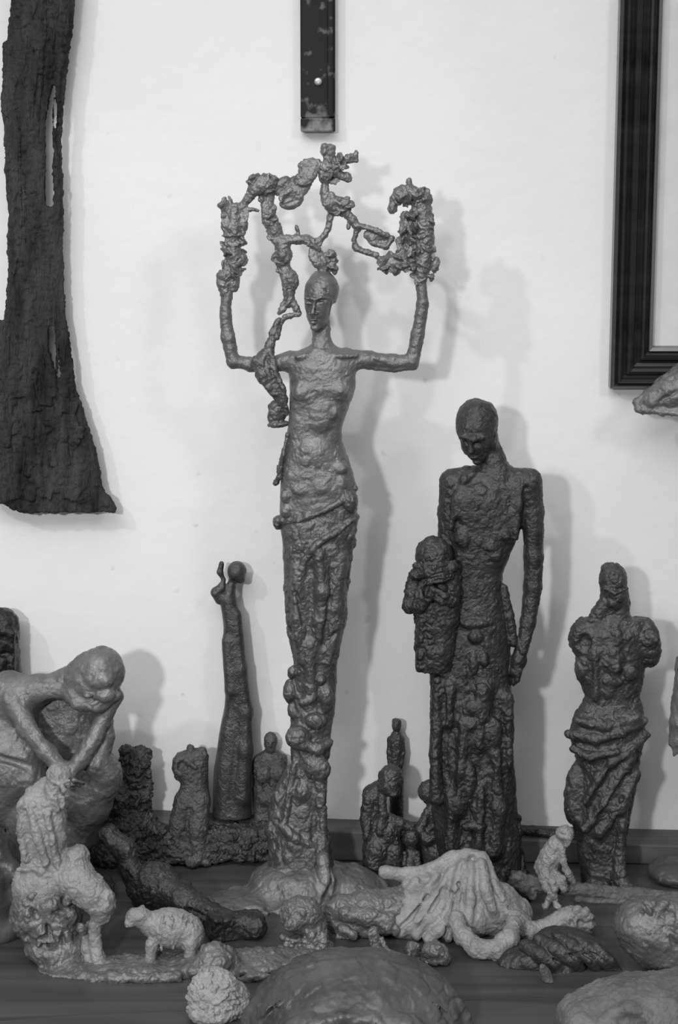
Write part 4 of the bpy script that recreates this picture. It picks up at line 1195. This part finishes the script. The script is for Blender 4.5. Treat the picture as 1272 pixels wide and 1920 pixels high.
def lying_limb():
    p = Piece('lying_figure_sculpture', 'dark reclining body with smooth hip tapering to a rough end, between slab and sheep', 'sculpture', 340, 1710)
    c = Clay(1.9, 77)
    c.chain([(200, 1575, -30, 18), (232, 1600, -16, 20), (244, 1636, -6, 20), (262, 1660, 0, 26)], 8)
    c.ell((284, 1660, 6), (42, 46, 36), (0, 0, 20), k=8).chain([(300, 1650, 8, 34), (344, 1668, 44, 26), (396, 1684, 80, 22), (436, 1690, 108, 22), (484, 1688, 128, 20)], 8)
    c.box((446, 1690, 114), (50, 21, 22), 6, 24, 4, 5).lumps((450, 1692, 124), (44, 16, 12), 18, 8, 3)
    c.chain([(262, 1640, 38, 3), (272, 1690, 42, 3)], 3, True).chain([(242, 1625, 14, 3), (258, 1640, 22, 3)], 2).chain([(360, 1672, 80, 3), (420, 1684, 128, 3)], 3, True)
    c.chain([(276, 1630, 42, 5), (286, 1690, 46, 5)], 5, True)
    p.part('body', c, M['dark'], [(18, 1.8, 1), (7, 1.2, 1), (3.5, .6, 1)], (90, 5, 13, 2.2))


def family():
    p = Piece('seated_family_sculpture', 'dark rough seated pair with a small child between them, beside the tall man', 'sculpture', 750, 1635)
    c = Clay(1.6, 81)
    c.ell((734, 1458, 6), (23, 26, 24), k=4).ell((716, 1452, 4), (7, 9, 8), k=4).chain([(728, 1472, 14, 16), (738, 1478, 20, 12)], 6)
    c.chain([(716, 1478, -2, 16), (700, 1492, -4, 18), (696, 1520, -2, 18), (700, 1560, 0, 20)], 8)
    c.chain([(692, 1492, 6, 12), (686, 1530, 12, 10), (688, 1560, 20, 9)], 4).chain([(716, 1490, 16, 9), (718, 1520, 20, 8), (712, 1550, 24, 8)], 4)
    c.ell((728, 1560, 4), (26, 36, 26), k=8).ell((708, 1590, 8), (28, 30, 30), k=8).chain([(730, 1530, 10, 9), (752, 1540, 12, 10), (772, 1548, 12, 10)], 5)
    c.ell((700, 1612, 14), (20, 24, 24), k=6).ell((740, 1600, 10), (18, 36, 24), k=6)
    c.lumps((715, 1595, 22), (28, 30, 6), 14, 8, 5)
    p.part('seated_figure', c, M['torso'], [(9, 1.0, 1), (4, .9, 1)], (70, 4, 9, 1.5))
    c = Clay(1.6, 82)
    c.ell((808, 1484, 0), (24, 22, 20), k=4).chain([(818, 1492, 0, 16), (828, 1510, 0, 20)], 6).loft([(1500, 804, 842, 0, 16), (1520, 798, 848, 0, 22), (1550, 798, 846, 0, 22), (1570, 790, 846, 0, 24), (1640, 792, 850, 0, 26)], 2.3)
    c.chain([(802, 1520, 12, 9), (788, 1550, 16, 10), (800, 1566, 26, 10), (836, 1556, 24, 10)], 5).ell((830, 1590, 14), (36, 26, 26), (0, 0, -12), k=8).lumps((822, 1570, 18), (24, 46, 6), 12, 8, 5)
    p.part('kneeling_figure', c, M['torso'], [(9, 1.0, 1), (4, .9, 1)], (60, 4, 9, 1.5))
    c = Clay(1.5, 83)
    c.ell((771, 1566, 16), (16, 17, 15), k=3).chain([(771, 1582, 16, 10), (770, 1610, 18, 15), (770, 1632, 20, 20)], 5).chain([(760, 1590, 26, 5), (758, 1610, 30, 5)], 3).chain([(782, 1590, 26, 5), (784, 1612, 28, 5)], 3)
    p.part('child_figure', c, M['torso'], [(8, .8, 1), (4, .5, 1)], (25, 4, 8, 1.1))


def reclining():
    p = Piece('reclining_draped_sculpture', 'pale reclining figure under heavy folded drapery peaking at the foot of the tall man', 'sculpture', 800, 1737)
    c = Clay(2.0, 91)
    # torso lying on the left
    c.chain([(600, 1706, 34, 13), (640, 1694, 34, 26), (690, 1694, 30, 34), (740, 1694, 24, 34), (770, 1690, 20, 32)], 10)
    c.ell((690, 1716, 44), (56, 22, 24), k=10).chain([(648, 1690, 60, 13), (690, 1694, 66, 14), (728, 1700, 66, 13)], 8)
    c.ell((722, 1712, 70), (15, 14, 11), k=3).ell((740, 1716, 68), (9, 11, 9), k=3)
    c.chain([(668, 1716, 76, 6), (696, 1722, 78, 5)], 4, True).chain([(640, 1716, 66, 9), (662, 1724, 74, 9)], 4)
    c.chain([(612, 1716, 40, 10), (650, 1720, 56, 10)], 6)
    p.part('torso', c, M['clay'], [(14, 1.8, 1), (6, 1.1, 1), (3.5, .4, 1)], (80, 5, 14, 2.0))
    c = Clay(2.0, 92)
    # one broad sheet of drapery rising to the knees
    c.chain([(722, 1640, -14, 12), (770, 1645, -10, 13), (812, 1634, -8, 14), (850, 1612, -8, 13), (876, 1608, -6, 14), (902, 1612, -4, 16)], 8)
    c.ell((800, 1690, 14), (84, 40, 52), (0, 0, -4), k=14).ell((880, 1668, 6), (56, 58, 48), (0, 0, 6), k=14).ell((930, 1700, 12), (44, 50, 48), (0, 0, 28), k=12)
    c.ell((906, 1622, 8), (17, 16, 18), k=8).ell((868, 1616, 4), (14, 14, 16), k=6).ell((886, 1606, 18), (9, 10, 16), k=6, cut=True)
    c.ell((780, 1712, 34), (76, 34, 40), k=12).ell((860, 1708, 36), (66, 40, 44), k=12).ell((955, 1712, 4), (44, 34, 40), k=12)
    folds = [[(866, 1614, 20, 9), (852, 1650, 48, 9), (846, 1690, 66, 9), (838, 1730, 76, 8)],
             [(884, 1616, 26, 10), (878, 1660, 56, 10), (874, 1700, 70, 11), (870, 1745, 80, 10)],
             [(902, 1612, 24, 11), (908, 1650, 50, 11), (920, 1680, 58, 10), (926, 1700, 56, 8)],
             [(914, 1622, 10, 10), (932, 1660, 40, 11), (950, 1690, 52, 11), (962, 1702, 54, 12)],
             [(846, 1628, 14, 8), (818, 1660, 46, 8), (790, 1700, 66, 9), (780, 1726, 74, 8)],
             [(818, 1640, 10, 8), (786, 1670, 46, 7), (764, 1700, 62, 8), (752, 1724, 68, 7)],
             [(780, 1650, 8, 8), (752, 1676, 40, 7), (728, 1694, 50, 7)],
             [(800, 1730, 78, 10), (820, 1716, 76, 12), (842, 1700, 66, 10)],
             [(960, 1690, 40, 12), (980, 1715, 44, 13), (996, 1730, 50, 12)]]
    for g in folds:
        c.chain(g, 5)
    grooves = [[(858, 1640, 46, 4), (846, 1690, 76, 5), (820, 1740, 84, 5)], [(870, 1630, 46, 3), (862, 1690, 80, 4), (856, 1740, 88, 4)],
               [(892, 1630, 46, 4), (892, 1690, 78, 4), (900, 1730, 84, 5)], [(916, 1640, 42, 4), (936, 1690, 70, 5), (944, 1730, 74, 4)],
               [(830, 1650, 44, 4), (800, 1690, 70, 4), (770, 1724, 82, 4)], [(800, 1662, 46, 4), (768, 1696, 68, 4), (748, 1712, 70, 4)],
               [(845, 1655, 54, 5), (828, 1690, 72, 6)], [(950, 1680, 56, 3), (968, 1712, 60, 4)]]
    for g in grooves:
        c.chain(g, 3, True)
    c.ell((804, 1706, 66), (16, 20, 9), (0, 0, -20), k=4).ell((962, 1694, 60), (13, 11, 11), k=3).ell((838, 1700, 74), (8, 12, 8), (0, 0, -20), k=3)
    p.part('drapery', c, M['pale'], [(16, 1.3, 1), (6, .6, 1), (3.5, .4, 1)], (90, 6, 15, 1.8), label='pale heavy folded cloth')
    c = Clay(1.8, 93)
    # looped arm in front and forearm reaching right with a curled hand
    c.chain([(850, 1688, 84, 14), (862, 1710, 112, 16), (886, 1722, 140, 17), (920, 1721, 148, 17), (946, 1706, 134, 16), (956, 1690, 104, 14)], 6)
    c.chain([(960, 1700, 56, 16), (990, 1724, 58, 17), (1020, 1722, 50, 18), (1050, 1708, 44, 20)], 7)
    c.ell((1066, 1706, 46), (26, 24, 24), (0, 0, -10), k=6)
    r = random.Random(4)
    for i in range(6):
        a = -1.4 + i * 0.52
        x, y = 1074 + 26 * math.cos(a), 1706 + 24 * math.sin(a)
        c.chain([(1062 + 10 * math.cos(a), 1706 + 8 * math.sin(a), 60, 8), (x, y, 58, 8.5), (x + 7 * math.cos(a), y + 5, 48, 7)], 2)
    c.ell((1064, 1704, 72), (9, 5, 8), (0, 0, 60), k=3, cut=True).ell((1082, 1704, 68), (6, 6, 8), k=3, cut=True)
    p.part('arm', c, M['pale'], [(12, 1.4, 1), (5, .9, 1)], (70, 5, 11, 1.8))


def fragments():
    p = Piece('clay_fragment', 'flat tongue-shaped clay piece lying in front of the reclining torso', 'fragment', 645, 1752)
    c = Clay(1.5, 95)
    c.chain([(626, 1738, 0, 10), (645, 1744, 6, 12), (664, 1745, 6, 9)], 4, zs=1.2).chain([(632, 1734, 10, 2), (656, 1742, 18, 2)], 2, True).ell((645, 1752, 4), (24, 6, 18), k=4)
    p.part('body', c, M['clay'], [(8, 1.2, 1), (4, .6, 1)], (20, 4, 8, 1.4))
    p = Piece('foot_fragment', 'small clay foot with ankle standing behind the big bowl rim', 'fragment', 706, 1792)
    c = Clay(1.5, 96)
    c.chain([(700, 1748, 0, 10), (704, 1765, 0, 9), (706, 1782, 4, 12)], 4).chain([(708, 1784, 4, 12), (734, 1786, 14, 10)], 5).chain([(692, 1745, 6, 3), (700, 1784, 10, 4)], 3).chain([(716, 1760, 4, 4), (728, 1782, 12, 5)], 3)
    for i in range(4):
        c.ell((746, 1788, 4 + i * 7), (7, 5, 4), k=1.5)
    p.part('body', c, M['clay'], [(8, 1.4, 1), (4, .8, 1)], (30, 4, 8, 1.6))
    p = Piece('pebble_fragment', 'rounded pale clay lump on the table right of the bowl rim', 'fragment', 812, 1806)
    c = Clay(1.5, 97)
    c.ell((816, 1786, 0), (26, 20, 22), k=4).chain([(822, 1772, 14, 5), (834, 1790, 16, 5)], 3).ell((832, 1796, 4), (14, 12, 16), k=4).ell((818, 1798, 0), (28, 10, 22), k=4)
    p.part('body', c, M['clay'], [(12, 2.0, 1), (5, .8, 1)], (20, 5, 10, 1.8))
    p = Piece('stub_fragment', 'small dull clay nub between the foot fragment and the rounded lump', 'fragment', 775, 1796)
    c = Clay(1.5, 98)
    c.ell((774, 1782, 0), (15, 18, 15), (0, 0, 14), k=4).ell((776, 1794, 2), (18, 6, 16), k=4).chain([(770, 1770, 6, 5), (768, 1784, 12, 5)], 3)
    p.part('body', c, M['clay'], [(9, 1.6, 1), (4, .7, 1)], (20, 4, 8, 1.6))


def branch_sitter():
    p = Piece('wooden_branch', 'pale barkless branch lying across the table at right under the tiny sitter', 'branch', 1120, 1690)
    c = Clay(2.2, 101)
    c.chain([(978, 1652, 0, 15), (1010, 1660, 0, 14), (1060, 1664, 0, 13), (1120, 1672, 0, 13), (1200, 1680, 0, 14), (1290, 1690, 0, 16), (1360, 1696, 0, 17)], 6)
    c.chain([(1084, 1684, 4, 8), (1150, 1688, 6, 8), (1240, 1696, 8, 9)], 4).chain([(1078, 1674, 16, 3), (1180, 1686, 18, 3), (1300, 1698, 20, 3)], 3, True).cone((968, 1650, 0, 6), (962, 1650, 0, 14), 2, True)
    c.box((966, 1650, 0), (10, 15, 14), 8, 0, 4, 5).chain([(980, 1660, 12, 10), (1000, 1676, 12, 8)], 5)
    p.part('branch_body', c, M['bark_log'], [(12, 1.6, .5), (5, .8, .5)], (30, 5, 12, 1.4))
    p = Piece('tiny_sitter_statue', 'tiny shiny pale figure hunched on the branch beside the armless torso', 'sculpture', 1035, 1690, zmin=0.0)
    c = Clay(1.4, 102)
    c.ell((1058, 1557, 14), (17, 14, 16), k=3).chain([(1062, 1564, 22, 9), (1062, 1572, 22, 6)], 4).chain([(1052, 1566, 8, 8), (1044, 1578, 6, 12)], 4)
    c.chain([(1044, 1582, 4, 16), (1034, 1606, 2, 20), (1026, 1628, 2, 20)], 8).chain([(1022, 1600, 0, 8), (1008, 1628, -4, 6)], 5)
    c.chain([(1052, 1584, 16, 7), (1054, 1606, 22, 6), (1064, 1630, 22, 6), (1074, 1648, 14, 6)], 3)
    c.chain([(1020, 1630, 18, 10), (1032, 1642, 30, 9), (1036, 1654, 36, 8)], 4).chain([(1040, 1632, 20, 9), (1050, 1640, 30, 9), (1054, 1654, 32, 7)], 4)
    c.chain([(1016, 1638, 22, 8), (1022, 1652, 30, 7), (1036, 1666, 34, 7)], 3).chain([(1034, 1662, 34, 7), (1028, 1672, 32, 6), (1022, 1684, 30, 6)], 3).chain([(1036, 1664, 30, 6), (1038, 1676, 30, 5), (1040, 1686, 32, 5)], 3)
    c.ell((1021, 1686, 34), (7, 6, 10), k=2).ell((1042, 1687, 34), (8, 5, 9), k=2)
    p.part('body', c, M['pale'], [(8, 1.2, 1), (4, .7, 1)], (50, 4, 9, 1.6))
    # dark rod resting on the ledge
    Y0 = -0.035
    x0, z0, _ = on_plane(960, 1553, Y0)
    p = Piece('ledge_rod', 'dark round rod lying on the ledge behind the tiny sitter', 'rod', 1000, 1556, Y=Y0, zmin=ledge_top(float(x0)) - 0.002)
    c = Clay(1.6, 103)
    c.chain([(955, 1555, 0, 9), (1000, 1558, 0, 9), (1075, 1568, 0, 9)], 3)
    p.part('rod_body', c, M['dark'], [(9, 1.0, .5)], None)


def right_front():
    p = Piece('disc_stone', 'dull flat round stone on the table at right edge behind the branch', 'stone', 1270, 1650)
    c = Clay(3, 111)
    c.ell((1275, 1634, 0), (60, 20, 60), k=4)
    p.part('stone_body', c, M['board'], [(24, 2.2, 1), (8, 1, 1)], (16, 8, 20, 1.4))
    p = Piece('ridged_hand_sculpture', 'dark clay giant hand with ridged knuckles lying below the curled pale hand', 'sculpture', 1030, 1800)
    c = Clay(2.0, 112)
    c.ell((1010, 1792, 6), (72, 26, 46), (0, 0, -4), k=10).ell((968, 1800, 12), (38, 16, 30), k=8).ell((1070, 1778, 0), (70, 36, 44), (0, 0, 14), k=10)
    for x, y, dx, dy, r_ in ((1004, 1770, 42, 30, 16), (1030, 1758, 52, 38, 15), (1062, 1752, 52, 44, 13), (1088, 1752, 50, 48, 11), (1108, 1756, 46, 46, 9)):
        c.chain([(x - 20, y - 4, 20, r_ * .8), (x + 6, y + 2, 46, r_), (x + dx * .7, y + dy * .5, 52, r_ * .95), (x + dx, y + dy, 44, r_ * .8)], 1)
        c.chain([(x - 14, y + r_ - 4, 52, 2), (x + 8, y + 4 + r_, 62, 3), (x + dx * .7, y + dy * .5 + r_, 62, 3)], 2, True)
    c.ell((1044, 1808, 40), (36, 24, 24), k=5).ell((990, 1788, 40), (18, 13, 10), k=4)
    p.part('hand_body', c, M['torso'], [(18, 1.2, 1), (7, .6, 1), (3.5, .4, 1)], (30, 6, 16, 1.2))
    p = Piece('leaf_fragment', 'small pale pointed leaf of clay hanging between giant hand and front slab', 'fragment', 1024, 1838)
    c = Clay(1.4, 113)
    c.ell((1024, 1822, 12), (10, 24, 5), (-10, 20, -32), k=3).cone((1034, 1836, 10, 4), (1040, 1842, 8, 2), 2).ell((1026, 1834, 4), (10, 6, 12), k=3)
    p.part('leaf_body', c, M['clay'], [(6, .8, 1)], None)
    p = Piece('egg_head_sculpture', 'large egg-shaped clay head lying on its side with an ear and curly hair, at right', 'sculpture', 1226, 1808)
    c = Clay(2.6, 114)
    c.ell((1232, 1746, 10), (86, 60, 64), (0, 0, 24), k=8).ell((1270, 1715, 10), (60, 40, 54), k=14).ell((1260, 1776, 20), (70, 34, 50), k=14)
    c.ell((1252, 1738, 68), (13, 24, 8), (0, 0, -22), k=3).ell((1252, 1738, 75), (7, 16, 6), (0, 0, -22), k=3, cut=True).chain([(1262, 1726, 70, 4), (1268, 1744, 72, 4), (1264, 1762, 70, 4)], 3)
    c.lumps((1242, 1692, 36), (46, 14, 14), 34, 10, 4).flakes((1242, 1692, 44), (46, 14, 10), 22, 10, 3, 2)
    p.part('head_body', c, M['clay'], [(24, 2.0, 1), (8, 1.2, 1), (3.5, .4, 1)], (60, 6, 18, 1.6))
    p = Piece('front_slab_sculpture', 'large pale lumpy slab with a sunken eye shape at the lower right corner', 'sculpture', 1180, 1930)
    c = Clay(2.9, 115)
    c.ell((1200, 1890, 30), (142, 70, 100), (0, 0, -4), k=14).ell((1100, 1900, 40), (62, 56, 66), k=14).ell((1290, 1880, 20), (80, 70, 90), k=14)
    c.ell((1164, 1862, 124), (32, 20, 26), (0, 0, 12), k=8, cut=True).ell((1168, 1870, 104), (19, 11, 12), (0, 0, 10), k=4)
    c.chain([(1070, 1880, 90, 16), (1120, 1886, 108, 16), (1170, 1892, 112, 14)], 26).chain([(1136, 1856, 104, 8), (1166, 1846, 106, 8), (1196, 1862, 106, 8)], 16)
    p.part('slab_body', c, M['dull'], [(30, 3.0, 1), (10, 1.6, 1), (4, .4, 1)], (60, 8, 22, 2.0))


def front_bowl():
    p = Piece('domed_shell_sculpture', 'big dark glossy domed shell with a thick rim and central hollow at bottom centre', 'sculpture', 668, 1930)
    c = Clay(3.6, 121)
    c.ell((668, 1924, -30), (206, 122, 150), k=10)
    # rim running round the dome
    pts = []
    for i in range(25):
        a = math.pi * (1.02 + i / 24 * 0.96)
        pts.append((668 + 208 * math.cos(a), 1936 + 122 * math.sin(a), -10, 11))
    c.chain(pts, 6)
    pts = [(668 + 190 * math.cos(a), 1938 + 104 * math.sin(a), 40, 4) for a in [math.pi * (1.04 + i / 24 * 0.92) for i in range(25)]]
    c.chain(pts, 5, True)
    c.ell((650, 1908, 130), (70, 30, 50), (0, 0, -18), k=16, cut=True).ell((742, 1896, 96), (60, 34, 30), k=18).ell((545, 1902, 90), (56, 26, 30), (0, 0, -30), k=18)
    c.chain([(590, 1880, 96, 8), (640, 1866, 100, 8), (700, 1868, 100, 8)], 12)
    p.part('shell_body', c, M['glaze'], [(40, 3.0, 1), (12, 1.0, 1), (4, .3, 1)], (30, 8, 20, 1.2))
    p = Piece('shaggy_ball_sculpture', 'pale shaggy round clay head at lower centre left, beside the domed shell', 'sculpture', 400, 1905)
    c = Clay(1.7, 122)
    c.ell((402, 1866, 0), (50, 50, 46), k=6).ell((430, 1880, -10), (40, 36, 40), k=8).ell((398, 1890, 10), (46, 24, 44), k=8)
    r = random.Random(8)
    for i in range(70):
        a, b = r.uniform(0, 6.28), r.uniform(0.1, 1.45)
        d = (math.sin(b) * math.cos(a), math.sin(b) * math.sin(a), math.cos(b))
        q = (402 + 48 * d[0], 1866 + 48 * d[1], 45 * d[2])
        c.chain([(q[0], q[1], q[2], 5), (q[0] + 9 * math.cos(a + .5), q[1] + 9 * math.sin(a + .5), q[2], 3.5)], 2)
    c.ell((410, 1874, 50), (9, 12, 7), k=2, cut=True).ell((411, 1876, 46), (5, 7, 6), k=2)
    c.chain([(430, 1856, 10, 10), (448, 1866, 10, 9), (460, 1880, 6, 9)], 5)
    p.part('head_body', c, M['paler'], [(8, 1.6, 1), (4, .9, 1)], (60, 4, 9, 1.8))


def right_edge():
    p = Piece('wall_foot_sculpture', 'grey clay foot-shaped wedge jutting in front of the picture frame at right edge', 'sculpture', 1272, 760, Y=-0.055, zmin=None)
    c = Clay(3, 131)
    c.chain([(1198, 758, 0, 12), (1224, 750, 0, 22), (1260, 738, -4, 36), (1300, 724, -10, 48), (1360, 690, -30, 52)], 8)
    c.box((1275, 800, 0), (110, 24, 80), 2, 0, 4, 6, True).chain([(1236, 748, 24, 3), (1262, 730, 34, 4)], 3, True).chain([(1340, 700, -20, 50), (1360, 680, -80, 48)], 10)
    c.chain([(1194, 766, 8, 6), (1240, 770, 20, 7), (1290, 772, 26, 7)], 5)
    p.part('foot_body', c, M['clay'], [(14, 1.8, 1), (6, 1.1, 1)], (60, 5, 14, 2.0))
    p = Piece('edge_arm_statue', 'clay statue cropped by the right edge, only its hanging hand showing', 'sculpture', 1340, 1660)
    c = Clay(6, 132)
    c.chain([(1292, 1250, 0, 24), (1284, 1310, 10, 24), (1276, 1350, 16, 22), (1266, 1384, 18, 14), (1270, 1400, 18, 10)], 8)
    c.loft([(1150, 1330, 1390, 0, 30), (1190, 1310, 1420, 0, 44), (1300, 1312, 1416, 0, 46), (1500, 1310, 1410, 0, 46), (1670, 1300, 1420, 0, 60)], 2.4)
    c.chain([(1292, 1250, 0, 24), (1315, 1200, 0, 28)], 8).chain([(1260, 1390, 26, 4), (1262, 1408, 24, 4)], 2)
    c.ell((1360, 1110, 0), (34, 46, 38), k=8).chain([(1360, 1140, 0, 20), (1360, 1170, 0, 26)], 8)
    p.part('body', c, M['clay'], [(14, 1.8, 1), (6, 1.1, 1)], (60, 5, 14, 2.0))


for fn in (woman, man, torso, slender_back, small_dark_man, crouching, edge_dark, smooth_edge, kneeling, small_beast, group_slag, bust, lying_limb,
           family, reclining, fragments, branch_sitter, right_front, front_bowl, right_edge):
    fn()
